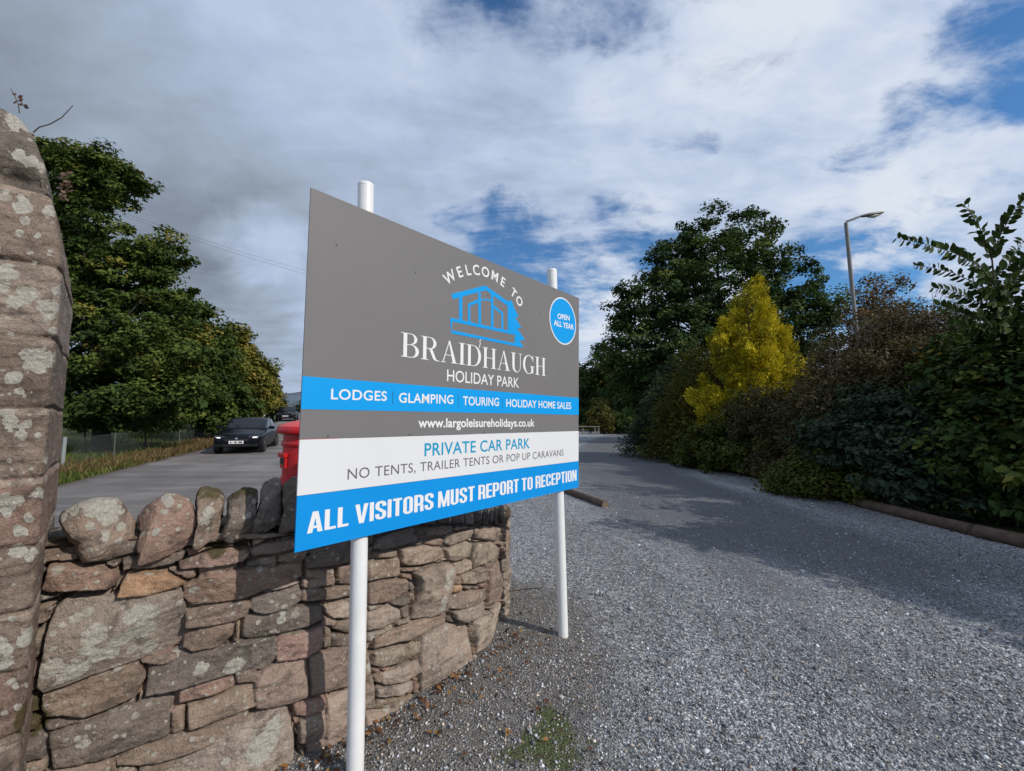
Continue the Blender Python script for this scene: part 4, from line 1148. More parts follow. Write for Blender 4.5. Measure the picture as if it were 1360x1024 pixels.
    def stem(x, w=ST, top=True, bot=True, s=.075):
        g = [rect(x, 0, x + w, 1)]
        if bot: g.append(rect(x - s, 0, x + w + s, HR))
        if top: g.append(rect(x - s, 1 - HR, x + w + s, 1))
        return g
    def roman(ch):
        if ch == 'I': return stem(.075), .275
        if ch == 'B':
            x = .075 + ST
            return stem(.075) + [rect(x, 1 - HR, .33, 1), rect(x, .515, .35, .515 + HR), rect(x, 0, .35, HR)] + ell(.33, .7725, .22, .2275, .115, .1975, .33, -90, 90) + ell(.35, .2725, .265, .2725, .145, .2425, .35, -90, 90), .63
        if ch == 'R':
            x = .075 + ST
            return stem(.075) + [rect(x, 1 - HR, .34, 1), rect(x, .49, .34, .49 + HR)] + ell(.34, .745, .235, .255, .12, .225, .34, -90, 90) + [[(.30, .49), (.42, .49), (.56, .10), (.46, .06)], [(.46, .06), (.56, .10), (.62, .03), (.56, 0)], [(.56, 0), (.62, .03), (.70, .03), (.70, 0)]], .70
        if ch == 'D':
            x = .075 + ST
            return stem(.075) + [rect(x, 1 - HR, .31, 1), rect(x, 0, .31, HR)] + ell(.31, .5, .37, .5, .24, .47, .31, -90, 90), .70
        if ch == 'A':
            return [[(.07, HR), (.11, HR), (.355, 1), (.325, 1)], [(.48, HR), (.615, HR), (.365, 1), (.305, 1)], rect(.18, .33, .50, .36), rect(0, 0, .19, HR), rect(.41, 0, .69, HR)], .68
        if ch == 'H':
            return stem(.07, s=.07) + stem(.49, s=.07) + [rect(.07 + ST, .49, .49, .52)], .685
        if ch == 'U':
            g = [rect(.08, .3, .08 + ST, 1), rect(0, 1 - HR, .285, 1), rect(.52, .3, .555, 1), rect(.44, 1 - HR, .635, 1)]
            A = [math.radians(v) for v in np.linspace(180, 360, 20)]
            o = [(.3175 + .2375 * math.cos(t), .3 + .315 * math.sin(t)) for t in A]; i = [(.3625 + .1575 * math.cos(t), .3 + .275 * math.sin(t)) for t in A]
            return g + [[o[k], o[k + 1], i[k + 1], i[k]] for k in range(19)], .63
        if ch == 'G':
            return ell(.37, .5, .36, .515, .235, .482, .375, 40, 318, 34) + [rect(.52, .05, .52 + ST, .42), rect(.44, .40, .72, .43), rect(.61, .66, .64, 1), [(.52, .86), (.61, .78), (.61, .70), (.58, .80)]], .72
        return [], .3
    glyph_line('BRAIDHAUGH', roman, .055, (532.4, 473.2), (724.6, 499.4), (533.4, 440.9), (724.6, 476.0), M['ink_white'], up, .0006)
    fl = [sign_uv(520 + x / 6.8, 340 + y / 6.8) for x, y in ((808, 752), (796, 770), (802, 790), (790, 830))]
    flat('flourish', stroke(fl, .006), .0006, M['ink_white'], up)
    # ---- arched greeting
    cen = [(525, 190, 'W'), (615, 141, 'E'), (692, 126, 'L'), (765, 126, 'C'), (848, 146, 'O'), (933, 183, 'M'), (1005, 240, 'E'), (1106, 325, 'T'), (1152, 411, 'O')]
    Q = np.array([sign_uv(520 + x / 6.8, 340 + y / 6.8) for x, y, _ in cen])
    Amat = np.c_[2 * Q, np.ones(len(Q))]; sol = np.linalg.lstsq(Amat, (Q ** 2).sum(1), rcond=None)[0]
    cc = sol[:2]; Rr = math.sqrt(sol[2] + cc @ cc)
    V = []; F = []
    for q, (_, _, ch) in zip(Q, cen):
        a = math.atan2(q[1] - cc[1], q[0] - cc[0]) - PI / 2
        v, f = font_mesh(ch, .016); hv, _ = font_mesh('H', .016)
        s = .062 / (hv[:, 1].max() - hv[:, 1].min())
        v = v[:, :2] - np.array([(v[:, 0].max() + v[:, 0].min()) / 2, (hv[:, 1].max() + hv[:, 1].min()) / 2]); v = v * s
        b = len(V)
        p0 = cc + (q - cc) / np.linalg.norm(q - cc) * Rr
        for x, y in v:
            V.append(sign_pt(p0 + np.array([x * math.cos(a) - y * math.sin(a), x * math.sin(a) + y * math.cos(a)]), .0006) - org)
        F += [tuple(i + b for i in ff) for ff in f]
    mesh_py('arched_lettering', V, F, M['ink_white'], up)
    # ---- lodge emblem
    K = lambda pts: [sign_uv(520 + x / 6.8, 340 + y / 6.8) for x, y in pts]
    polys = []
    for pts, w in (([(548, 366), (850, 288), (1062, 440)], .030), ([(624, 365), (624, 578)], .026), ([(702, 600), (700, 440), (795, 402)], .020), ([(794, 330), (797, 628)], .022), ([(908, 345), (908, 658)], .022),
                   ([(797, 400), (850, 390), (905, 405)], .010), ([(920, 455), (1000, 520), (1000, 672)], .020), ([(530, 572), (1068, 690)], .020), ([(540, 575), (540, 684), (1185, 815)], .018), ([(1055, 690), (1118, 704), (1118, 790)], .018), ([(1055, 440), (1055, 690)], .014)):
        polys += stroke(K(pts), w)
    polys += [K([(1040, 425), (1050, 405), (1088, 405), (1105, 465), (1060, 480)]), K([(1058, 470), (1105, 465), (1148, 548), (1112, 556), (1060, 560)]), K([(1060, 555), (1112, 550), (1172, 645), (1130, 655), (1064, 650)]), K([(1062, 645), (1130, 650), (1204, 755), (1150, 768), (1120, 770), (1115, 700), (1064, 690)]), K([(1120, 765), (1150, 764), (1194, 822), (1125, 806)])]
    flat('lodge_emblem', polys, .0006, M['sign_blue'], up)
    # ---- round badge
    c = sign_uv(748, 426.5); r = (sign_uv(748, 395.5)[1] - sign_uv(748, 457.5)[1]) / 2
    disc = lambda rr: [c + rr * np.array([math.cos(t), math.sin(t)]) for t in np.linspace(0, 2 * PI, 60, endpoint=False)]
    bd = flat('round_badge', [disc(r)], .0007, M['ink_white'], up)
    flat('badge_face', [disc(r * .945)], .0013, M['sign_blue'], bd)
    text('OPEN', (740.2, 423.2), (756.2, 426.0), (740.2, 416.2), M['ink_white'], bd, .0019, .024)
    text('ALL YEAR', (735.3, 432.0), (761.8, 438.2), (735.3, 424.6), M['ink_white'], bd, .0019, .024)
    # ---- screws
    for (px, py, pr, of) in ((447, 325, up, .0), (552, 361.5, up, 0), (648, 392.5, up, .0), (718, 416, up, 0), (435.5, 579.6, up, .0), (544, 577, up, 0), (643.5, 574, up, 0), (718, 572, up, 0)):
        cc2 = sign_uv(px, py)
        rad = .0045
        v = [sign_pt(cc2 + rad * np.array([math.cos(t), math.sin(t)]), of + .0005) - org for t in np.linspace(0, 2 * PI, 12, endpoint=False)] + [sign_pt(cc2 + rad * .6 * np.array([math.cos(t), math.sin(t)]), of + .002) - org for t in np.linspace(0, 2 * PI, 12, endpoint=False)]
        mesh_py('screw', v, [(k, (k + 1) % 12, 12 + (k + 1) % 12, 12 + k) for k in range(12)] + [tuple(range(12, 24))], M['steel'], pr)
    # ---- posts behind the panels, with shallow caps and clamp straps
    def post(pt_px, pb, rr):
        dep = lambda px, py: None
        n0 = SP0 - SN * (.006 + rr + .003)
        def onp(px, py):
            r = ray(px, py); t = (SN @ (n0 - EYE)) / (SN @ r); return EYE + r * t
        top = onp(*pt_px); bot = pb if pb is not None else None
        return top
    def add_post(top, bot, rr):
        top = np.array(top); bot = np.array(bot)
        ax = (top - bot); L = np.linalg.norm(ax)
        mb = MB(); pts = [bot - org - ax / L * .25, bot - org, top - org]
        mb.tube(pts, [rr, rr, rr], 28)
        o = mb.build('post', M['post_white'], root); smooth_by_angle(o)
        mb = MB(); mb.lathe([(rr + .0006, -.012), (rr + .0008, 0.0), (rr * .96, .004), (rr * .6, .007), (.002, .008)], 28, top - org)
        q = mb.build('post_cap', M['post_white'], o); smooth_by_angle(q)
    n0 = SP0 - SN * (.006 + .038 + .003)
    def onp(px, py):
        r = ray(px, py); t = (SN @ (n0 - EYE)) / (SN @ r); return EYE + r * t
    tA = onp(486, 246); lA = onp(472, 1000); axA = (lA - tA); lA = tA + axA * (tA[2] / (tA[2] - lA[2]))
    tB = onp(733, 359); lB = onp(748, 845); lB = tB + (lB - tB) * (tB[2] / (tB[2] - lB[2]))
    add_post(tA, lA, .0375); add_post(tB, lB, .0375)
    # straps round the posts behind the panels
    for (t, l) in ((tA, lA), (tB, lB)):
        for zz in (2.3, 1.75, 1.25):
            p = t + (l - t) * ((t[2] - zz) / (t[2] - l[2])); mb = MB()
            mb.lathe([(.0385, -.012), (.041, -.012), (.041, .012), (.0385, .012)], 20, p - org)
            o = mb.build('clamp', M['steel'], root)
build_sign()

# ------------------------------------------------------------------ red pillar box on the verge behind the wall
M['post_red'] = mat('post_red', (.52, .012, .016), .38, vary=.10, vscale=5, spec=.5)
M['post_red_faded'] = mat('post_red_faded', (.56, .07, .065), .5, vary=.10, vscale=6)
M['black_iron'] = mat('black_iron', (.012, .012, .013), .4)
def build_postbox():
    loc = np.array([at(416, 557, 3.9)[0], 3.9, 0.0])
    root = thing('pillar_box', 'round red cast iron post box partly hidden by the sign', 'post box', loc)
    mb = MB(); mb.lathe([(.275, 0), (.275, .05), (.262, .06), (.262, .22), (.24, .245)], 40); o = mb.build('plinth', M['black_iron'], root); smooth_by_angle(o)
    mb = MB(); mb.lathe([(.236, .24), (.236, 1.36), (.244, 1.365), (.250, 1.38), (.250, 1.395), (.244, 1.41), (.236, 1.415), (.236, 1.47)], 44); o = mb.build('body', M['post_red'], root); smooth_by_angle(o)
    # scalloped rim and shallow domed cap
    mb = MB(); mb.lathe([(.236, 1.468), (.272, 1.474), (.284, 1.482), (.289, 1.50), (.287, 1.525), (.281, 1.535)], 96, wob=lambda i, r, t: r + (.004 * (math.sin(t * 40) > 0) if 1 <= i <= 3 else 0)); o = mb.build('rim', M['post_red'], root); smooth_by_angle(o)
    mb = MB(); mb.lathe([(.283, 1.536), (.274, 1.545), (.21, 1.572), (.12, 1.592), (.05, 1.6), (.003, 1.602)], 48); o = mb.build('cap', M['post_red_faded'], root); smooth_by_angle(o)
    ang0 = math.radians(206)          # the slot looks up the lane
    def patch(name, a0, a1, z0, z1, r0, r1, m, par=root):
        v = []; n = 14
        for k in range(n + 1):
            a = ang0 + math.radians(a0 + (a1 - a0) * k / n)
            for rr, z in ((r0, z0), (r1, z0), (r1, z1), (r0, z1)): v.append((rr * math.cos(a), rr * math.sin(a), z))
        f = []
        for k in range(n):
            for j in range(4): f.append((4 * k + j, 4 * k + (j + 1) % 4, 4 * k + 4 + (j + 1) % 4, 4 * k + 4 + j))
        f += [(0, 3, 2, 1), (4 * n, 4 * n + 1, 4 * n + 2, 4 * n + 3)]
        return mesh_py(name, v, f, m, par, bevel=.003)
    door = patch('door', -44, 44, .30, 1.10, .234, .247, M['post_red'])
    patch('collection_plate', -17, 17, .86, 1.04, .248, .252, M['sign_white'], door)
    hood = patch('slot_hood', -36, 36, 1.275, 1.31, .234, .272, M['post_red'])
    patch('slot_surround', -34, 34, 1.18, 1.275, .234, .252, M['post_red'], hood)
    patch('slot', -28, 28, 1.215, 1.262, .2525, .2545, M['black_iron'], hood)
    mb = MB(); mb.tube([(.247 * math.cos(ang0 + .66), .247 * math.sin(ang0 + .66), .7), (.262 * math.cos(ang0 + .66), .262 * math.sin(ang0 + .66), .7)], .018, 12); mb.build('lock', M['black_iron'], door)
build_postbox()

# ------------------------------------------------------------------ dark hatchback coming down the lane
def build_car(loc, rz, label, group):
    body_m = mat('black_paint', (.003, .004, .007), .28, spec=.2, coat=.1)
    glass_m = mat('car_glass', (.008, .011, .014), .08, spec=.35)
    rub = mat('tyre_rubber', (.013, .013, .013), .85); alloy = mat('alloy', (.42, .43, .44), .3, metal=.9)
    trim = mat('black_trim', (.008, .008, .009), .5); chrome = mat('chrome', (.7, .7, .7), .15, metal=1)
    lamp_m = mat('headlamp', (.06, .063, .066), .12, spec=.6)
    drl = bpy.data.materials.new('running_light'); drl.use_nodes = True
    b = drl.node_tree.nodes['Principled BSDF']; b.inputs['Base Color'].default_value = (.8, .8, .8, 1); b.inputs['Emission Color'].default_value = (1, .96, .88, 1); b.inputs['Emission Strength'].default_value = .7
    root = thing('parked_car', label, 'car', loc, rz, group)
    # the nose points along -y
    st = [(-2.04, .60, .34, .46, .52, .56), (-2.00, .76, .24, .50, .62, .66), (-1.90, .84, .20, .56, .70, .755), (-1.6, .885, .18, .60, .78, .86), (-1.2, .89, .18, .62, .84, .93), (-.86, .89, .18, .62, .90, .99),
          (-.5, .89, .18, .62, .92, .99), (.3, .89, .18, .62, .93, .99), (1.1, .89, .18, .62, .95, .99), (1.6, .87, .20, .62, .96, .99), (1.9, .82, .26, .62, .94, .97), (2.02, .70, .34, .60, .86, .88)]
    V = []; n = 13
    for y, w, zb, zm, zs_, zt in st:
        half = [(0, zb), (w * .82, zb), (w * .965, zb + .06), (w, zm), (w * .985, zs_), (w * .80, zs_ * .35 + zt * .65), (0, zt)]
        full = half + [(-x, z) for x, z in half[-2:0:-1]]
        V += [(x, y, z) for x, z in full]
    m = len(full); F = []
    for i in range(len(st) - 1):
        for k in range(m): F.append((i * m + k, i * m + (k + 1) % m, (i + 1) * m + (k + 1) % m, (i + 1) * m + k))
    F += [tuple(range(m))[::-1], tuple((len(st) - 1) * m + k for k in range(m))]
    o = mesh_py('body', V, F, body_m, root, smooth=True); sm = o.modifiers.new('s', 'SUBSURF'); sm.levels = sm.render_levels = 2
    # cabin
    cab = [(-.98, .74, .80, .94, .96), (-.30, .70, .80, 1.36, 1.40), (.25, .69, .80, 1.41, 1.455), (.95, .66, .78, 1.38, 1.42), (1.62, .60, .76, 1.22, 1.26), (1.86, .60, .76, .96, .98)]
    V = []
    for y, wt, wb, zs_, zt in cab:
        half = [(0, .90), (wb, .93), (wt, zs_), (wt * .72, zt - .012), (0, zt)]
        V += [(x, y, z) for x, z in half + [(-x, z) for x, z in half[-2:0:-1]]]
    m = 8; F = []
    for i in range(len(cab) - 1):
        for k in range(m): F.append((i * m + k, i * m + (k + 1) % m, (i + 1) * m + (k + 1) % m, (i + 1) * m + k))
    F += [tuple(range(m))[::-1], tuple((len(cab) - 1) * m + k for k in range(m))]
    o = mesh_py('roof', V, F, body_m, root); smooth_by_angle(o, 30)
    def panel(name, q, m, par, th=.006, push=(0, 0, 0)):
        q = [Vector(p) + Vector(push) for p in q]; nn = (q[1] - q[0]).cross(q[2] - q[0]).normalized()
        k = len(q)
        v = [p + nn * th for p in q] + [p - nn * .01 for p in q]
        f = [tuple(range(k)), tuple(range(2 * k - 1, k - 1, -1))] + [(i, k + i, k + (i + 1) % k, (i + 1) % k) for i in range(k)]
        return mesh_py(name, v, f, m, par)
    # windscreen in three facets follows the roof
    vs = []
    for (x, t0, t1) in ((-.66, .10, .90), (-.35, .06, .95), (.35, .06, .95), (.66, .10, .90)):
        for t in (t0, t1):
            y = -.98 + .68 * t; zt = .96 + .44 * t; zs_ = .94 + .42 * t; wt = .74 - .04 * t
            ax = abs(x); z = zt - .012 * min(ax / (wt * .72), 1) if ax < wt * .72 else zt - .012 - (zt - .012 - zs_) * (ax - wt * .72) / (wt * .28)
            vs.append((x * (1 - .05 * t), y - .010, z + .008))
    mesh_py('windscreen', vs, [(0, 2, 3, 1), (2, 4, 5, 3), (4, 6, 7, 5)], glass_m, root)
    vs = [(-.5, 1.88, 1.0), (.5, 1.88, 1.0), (.46, 1.69, 1.2), (-.46, 1.69, 1.2)]; panel('rear_window', [vs[1], vs[0], vs[3], vs[2]], glass_m, root, .012)
    for s in (-1, 1):
        q = [(s * .797, -.62, .965), (s * .803, .18, .965), (s * .715, .18, 1.375), (s * .718, -.22, 1.345)]
        panel('side_window', q if s > 0 else q[::-1], glass_m, root, .008)
        q = [(s * .803, .26, .965), (s * .785, 1.0, .965), (s * .685, .95, 1.345), (s * .712, .26, 1.375)]
        panel('side_window', q if s > 0 else q[::-1], glass_m, root, .008)
        q = [(s * .782, 1.06, .985), (s * .77, 1.45, 1.02), (s * .665, 1.15, 1.30), (s * .682, 1.02, 1.335)]
        panel('side_window', q if s > 0 else q[::-1], glass_m, root, .008)
        for yw in (-1.32, 1.22):
            mb = MB()
            prof = []
            w = MB(); R = Matrix.Rotation(PI / 2, 3, 'Y')
            def ring(rs):
                w = MB(); w.lathe(rs, 28); w.v = [tuple(R @ Vector(p)) for p in w.v]; w.v = [(p[0] * s + s * .80, p[1] + yw, p[2] + .325) for p in w.v]; return w
            arch = ring([(.37, -.10), (.37, .088), (.01, .089)]).build('wheel_arch', trim, root)
            ty = ring([(.20, -.10), (.305, -.09), (.325, -.06), (.325, .08), (.31, .105), (.215, .11)]).build('wheel', rub, root); smooth_by_angle(ty)
            rim = ring([(.22, .095), (.215, .112), (.19, .105), (.06, .10), (.02, .112)]).build('rim', alloy, ty); smooth_by_angle(rim)
            sp = MB()
            for k in range(5):
                a = 2 * PI * k / 5 + .3
                sp.box((s * (.80 + .108), yw + .12 * math.cos(a + .6), .325 + .12 * math.sin(a + .6)), (.012, .085, .085), M=Matrix.Rotation(a + .6, 3, 'X'))
            sp.build('spoke_gap', trim, rim)
        mb = MB(); mb.box((s * .98, -.60, 1.0), (.22, .10, .14)); o = mb.build('door_mirror', body_m, root, bevel=.03)
        mb = MB(); mb.box((s * .862, -.57, .97), (.10, .05, .05)); mb.build('mirror_arm', trim, o)
        # headlamp wraps the corner
        q = [(s * .42, -2.005, .60), (s * .66, -1.985, .60), (s * .80, -1.90, .625), (s * .80, -1.885, .69), (s * .62, -1.955, .69), (s * .42, -1.995, .655)]
        h = panel('headlight', q[::-1] if s > 0 else q, lamp_m, root, .02)
        q = [(s * .56, -2.022, .608), (s * .68, -2.005, .608), (s * .77, -1.945, .618), (s * .77, -1.94, .636), (s * .66, -2.00, .632), (s * .56, -2.02, .626)]
        panel('running_light', q[::-1] if s > 0 else q, drl, h, .012)
        q = [(s * .48, -2.02, .28), (s * .72, -1.985, .28), (s * .74, -1.97, .40), (s * .55, -2.02, .36)]
        panel('fog_grille', q[::-1] if s > 0 else q, trim, root, .02)
        mb = MB(); mb.box((s * .893, .08, .80), (.02, .16, .025)); mb.build('door_handle', body_m, root)
        q = [(s * .55, 2.0, .78), (s * .76, 1.93, .78), (s * .76, 1.93, .90), (s * .55, 2.0, .90)]
        panel('tail_light', q if s > 0 else q[::-1], mat('tail_red', (.3, .01, .01), .2), root, .02)
    panel('grille', [(.40, -2.045, .47), (-.40, -2.045, .47), (-.44, -2.035, .56), (.44, -2.035, .56)], trim, root, .006)
    panel('lower_grille', [(.46, -2.04, .26), (-.46, -2.04, .26), (-.50, -2.045, .36), (.50, -2.045, .36)], trim, root, .01)
    mb = MB(); R = Matrix.Rotation(PI / 2, 3, 'X'); mb.lathe([(.045, -.01), (.052, 0), (.045, .012), (.01, .014)], 20); mb.v = [tuple(R @ Vector(p) + Vector((0, -2.055, .565))) for p in mb.v]; mb.build('badge', chrome, root)
    mb = MB(); mb.box((0, -2.068, .43), (.52, .012, .115)); pl = mb.build('number_plate', mat('plate_white', (.74, .74, .72), .4), root, bevel=.004)
    mb = MB(); x = -.205
    for wch in (.05, .012, 0, .045, .045, None, .05, .05, .05):
        if wch is None: x += .05; continue
        if wch: mb.box((x + .022, -2.0755, .43), (.040 if wch > .02 else .014, .003, .062))
        x += .047
    mb.build('registration', trim, pl)
    for s in (-1, 1):
        mb = MB(); mb.tube([(s * .05 - .02, -.985 + .03, .985), (s * .32, -.86, 1.03), (s * .62 - .02, -.84, 1.045)], .008, 6); mb.build('wiper', trim, root)
    return root
cx, cy = at(319, 600, 18.6)[:2]
car = build_car((cx, cy + .6, hz(cx, cy) + .004), math.radians(19), 'black hatchback with lit running lights and white number plate on the lane', 'cars on the lane')
c2 = copy_tree(car); fx, fy = at(382, 556, 44)[:2]
c2.location = (fx, fy, hz(fx, fy)); c2.rotation_euler = (0, 0, math.radians(22))
for o in c2.children_recursive:
    if o.name.startswith('running_light'): o.material_slots[0].link = 'OBJECT'; o.material_slots[0].material = mat('unlit_lamp', (.12, .125, .13), .2)
c2['label'] = 'distant dark car far up the lane beyond the red post box'

# ------------------------------------------------------------------ roadside fence, verge, little sign, wires
FA = np.array([-14.0, 13.4]); FB = np.array([-19.2, 30.0])
def build_fence():
    galv = mat('galvanised', (.26, .28, .28), .7, metal=.2, vary=.1); thin = mat('thin_post', (.10, .105, .10), .7); wire = mat('fence_wire', (.14, .17, .165), .6, metal=.4)
    root = thing('wire_fence', 'low chain link fence with thin grey posts along the lane verge', 'fence', (FA[0], FA[1], hz(*FA)))
    org = np.array([FA[0], FA[1], hz(*FA)]); d = FB - FA; L = np.linalg.norm(d); d /= L
    g = lambda s, z: np.array([*(FA + d * s), hz(*(FA + d * s)) + z]) - org
    mb = MB(); mb.tube([g(0, -.1), g(0.02, .98)], .052, 8); mb.build('post', galv, root)
    s = 2.7
    while s < L:
        mb = MB(); mb.tube([g(s, -.1), g(s, .96)], .018, 6); mb.build('post', thin, root); s += 2.7
    V = []; F = []
    def strip(a, b, w):
        a = np.array(a); b = np.array(b); t = b - a; t /= np.linalg.norm(t); nn = np.cross(t, [d[1], -d[0], 0]); k = len(V)
        V.extend([a + nn * w, a - nn * w, b - nn * w, b + nn * w]); F.append((k, k + 1, k + 2, k + 3))
    p = .075; h = .88; s = 0
    while s < L:
        strip(g(s, .03), g(s + h, .03 + h), .0035); strip(g(s + h, .03), g(s, .03 + h), .0035); s += p
    for z in (.03, .48, .91): 
        for k in range(12): strip(g(L * k / 12, z), g(L * (k + 1) / 12, z), .003)
    mesh_np('chain_link', np.array(V), np.array(F), wire, root)
build_fence()
def blades(name, pts, hgt, wid, stops, label, cat, trans=.3):
    n = len(pts); P = np.asarray(pts, float)
    a = RNG.random(n) * 2 * PI; lean = RNG.normal(0, .38, n); h = hgt * np.exp(RNG.normal(0, .35, n)); w = wid * (0.7 + .6 * RNG.random(n))
    u = np.c_[np.cos(a), np.sin(a), a * 0]; v = np.c_[-np.sin(a), np.cos(a), a * 0]
    up = np.c_[a * 0, a * 0, h]
    V = np.stack([P - u * w[:, None], P + u * w[:, None], P + up * .6 + u * w[:, None] * .6 + v * (lean * h * .4)[:, None], P + up + v * (lean * h)[:, None]], 1)
    F = np.arange(n * 4).reshape(n, 4)
    t = np.repeat(np.clip(RNG.normal(.45, .25, n), 0, 1), 4)
    o = mesh_np(name, V.reshape(-1, 3), F, leaf_mat(name + '_green', stops, trans), attrs={'tint': t})
    return tag(o, label, cat, kind='stuff')
def verge():
    P = []; Q = []
    while len(P) < 42000:
        y = random.uniform(9, 40) if random.random() < .45 else random.uniform(10, 20)
        l = float(interp(LANE_L, y)); off = random.random() ** .8 * 7
        x = l - .12 - off; P.append((x, y, hz(x, y) - .03))
    blades('verge_grass', P, .13, .013, [(0, (.035, .055, .012)), (.4, (.085, .13, .026)), (.75, (.17, .18, .05)), (1, (.28, .22, .10))], 'rough green grass on the verge between lane and fence', 'grass')
    while len(Q) < 20000:
        y = random.uniform(12.2, 34) if random.random() < .5 else random.uniform(12.5, 22)
        l = float(interp(LANE_L, y)); off = random.gauss(1.15, .38) if y < 14.5 else abs(random.gauss(.8, .45))
        x = l - .1 - off; Q.append((x, y, hz(x, y) - .03))
    blades('dry_verge_weeds', Q, .15, .013, [(0, (.06, .04, .02)), (.4, (.16, .105, .05)), (.75, (.27, .20, .10)), (1, (.20, .18, .07))], 'dry brown weeds and dead grass at the foot of the fence', 'weeds')
verge()
def lane_sign():
    p = at(350, 551, 38); h = hz(p[0], p[1])
    root = thing('road_sign', 'small white sign on a post beside the lane far behind the car', 'sign', (p[0], p[1], h))
    mb = MB(); mb.tube([(0, 0, -.1), (0, 0, p[2] - h + .3)], .03, 8); mb.build('pole', mat('grey_pole', (.3, .3, .3), .6), root)
    mb = MB(); mb.box((0, -.05, p[2] - h), (.34, .02, .34), rz=.5); mb.build('plate', mat('sign_plate', (.75, .78, .78), .5), root, bevel=.005)
lane_sign()
def wires():
    for k, (y0, y1) in enumerate(((300, 366), (304, 371))):
        a = at(150, y0 - 22, 34); b = at(520, y1 + 22, 60); mb = MB(); pts = []
        for i in range(17):
            t = i / 16; p = a + (b - a) * t; p[2] -= .5 * 4 * t * (1 - t); pts.append(p)
        mb.tube(pts, .012, 5); o = mb.build('overhead_wire', mat('cable', (.12, .13, .15), .6))
        tag(o, ['upper thin overhead cable crossing the sky beside the tall trees', 'lower thin overhead cable crossing the sky beside the tall trees'][k], 'cable', 'overhead cables by the trees')
wires()

# ------------------------------------------------------------------ logs edging the drive
M['log'] = mat('log_wood', (.095, .066, .050), .85, vary=.35, vscale=9, bump=.6, bscale=30, spec=.2)
M['log_end'] = mat('log_end', (.17, .125, .09), .85, vary=.2)
def log(a, b, r, label, group):
    a = np.array(a); b = np.array(b); c = (a + b) / 2
    n = 14; ring = 18; V = []
    d = (b - a) / np.linalg.norm(b - a); s = np.array([-d[1], d[0], 0]); u = np.array([0, 0, 1.])
    for i in range(n + 1):
        p = a + (b - a) * i / n - c
        for k in range(ring):
            t = 2 * PI * k / ring; rr = r * (1 + .07 * vnoise(np.array([[p[0] * 2 + math.cos(t) * 1.2, p[1] * 2, math.sin(t) * 1.2 + a[0]]]), 3)[0])
            V.append(p + s * rr * math.cos(t) + u * (rr * math.sin(t) + r * .82))
    F = [(i * ring + k, i * ring + (k + 1) % ring, (i + 1) * ring + (k + 1) % ring, (i + 1) * ring + k) for i in range(n) for k in range(ring)]
    o = mesh_py('edging_log', V, F, M['log'], None, smooth=True); o.location = c
    tag(o, label, 'log', group)
    for e, sg in ((a, -1), (b, 1)):
        q = [e - c + d * sg * .002 + s * r * .97 * math.cos(2 * PI * k / ring) + u * (r * .97 * math.sin(2 * PI * k / ring) + r * .82) for k in range(ring)]
        mesh_py('cut_end', q, [tuple(range(ring)) if sg > 0 else tuple(range(ring))[::-1]], M['log_end'], o)
log((6.33, 7.95, 0.02), (6.30, 5.95, 0.02), .085, 'farther brown round log edging the drive below the dark shrubs', 'logs edging the drive')
log((6.30, 5.90, 0.02), (6.52, 3.6, 0.02), .09, 'nearer brown round log edging the drive, running out of the picture', 'logs edging the drive')
log((1.68, 7.80, 0.01), (0.55, 11.2, 0.01), .07, 'grey brown log lying on the gravel just past the sign', 'logs edging the drive')
mb = MB(); mb.tube([on_ground(676, 789) + (0, 0, .03), on_ground(700, 787) + (0, 0, .035), on_ground(722, 785) + (0, 0, .03)], [.006, .005, .003], 6)
tag(mb.build('fallen_twig', M['twig']), 'short fallen twig on the gravel beside the wall end', 'twig')

# ------------------------------------------------------------------ lamp post behind the shrubs
def lamp_post():
    D = 11.2; top = at(1123.5, 296, D); bot = at(1136.5, 432, D); ax = (top - bot); foot = bot + ax * ((0 - bot[2]) / ax[2]); 
    galv = mat('lamp_pole', (.19, .185, .178), .6, vary=.15, vscale=4, metal=.1)
    root = thing('street_lamp', 'tall grey lamp post leaning slightly behind the dark shrubs', 'street lamp', foot)
    g = lambda p: np.array(p) - foot
    mb = MB(); mb.tube([g(foot), g(foot + (top - foot) * .22), g(foot + (top - foot) * .225), g(top)], [.085, .08, .055, .046], 16); o = mb.build('pole', galv, root); smooth_by_angle(o)
    p1 = at(1125, 295, D); p2 = at(1142, 287.5, D); p3 = at(1175, 281.5, D)
    mb = MB(); mb.tube([g(top - (0, 0, .1)), g(p1 + (0, 0, .02)), g(p2), g(p2 + (p3 - p2) * .15)], [.035, .032, .028, .028], 10); o = mb.build('bracket_arm', galv, root); smooth_by_angle(o)
    a = g(p2); b = g(p3); d = (b - a) / np.linalg.norm(b - a)
    mb = MB(); mb.tube([a, a + d * .06, a + d * .25, a + d * .55, a + d * .66], [.03, .055, .085, .075, .03], 12); mb.v = [(v[0], v[1], a[2] + (b[2] - a[2]) * ((v[0] - a[0]) / (b[0] - a[0])) + (v[2] - (a[2] + (b[2] - a[2]) * ((v[0] - a[0]) / (b[0] - a[0])))) * .6) for v in mb.v]
    o = mb.build('lamp_head', mat('lamp_housing', (.20, .20, .20), .5), root); smooth_by_angle(o)
    mb = MB(); mb.tube([a + d * .24 - (0, 0, .035), a + d * .40 - (0, 0, .05), a + d * .58 - (0, 0, .03)], [.04, .06, .03], 10); q = mb.build('lamp_glass', mat('lamp_glass', (.5, .5, .48), .2), o); smooth_by_angle(q)
lamp_post()

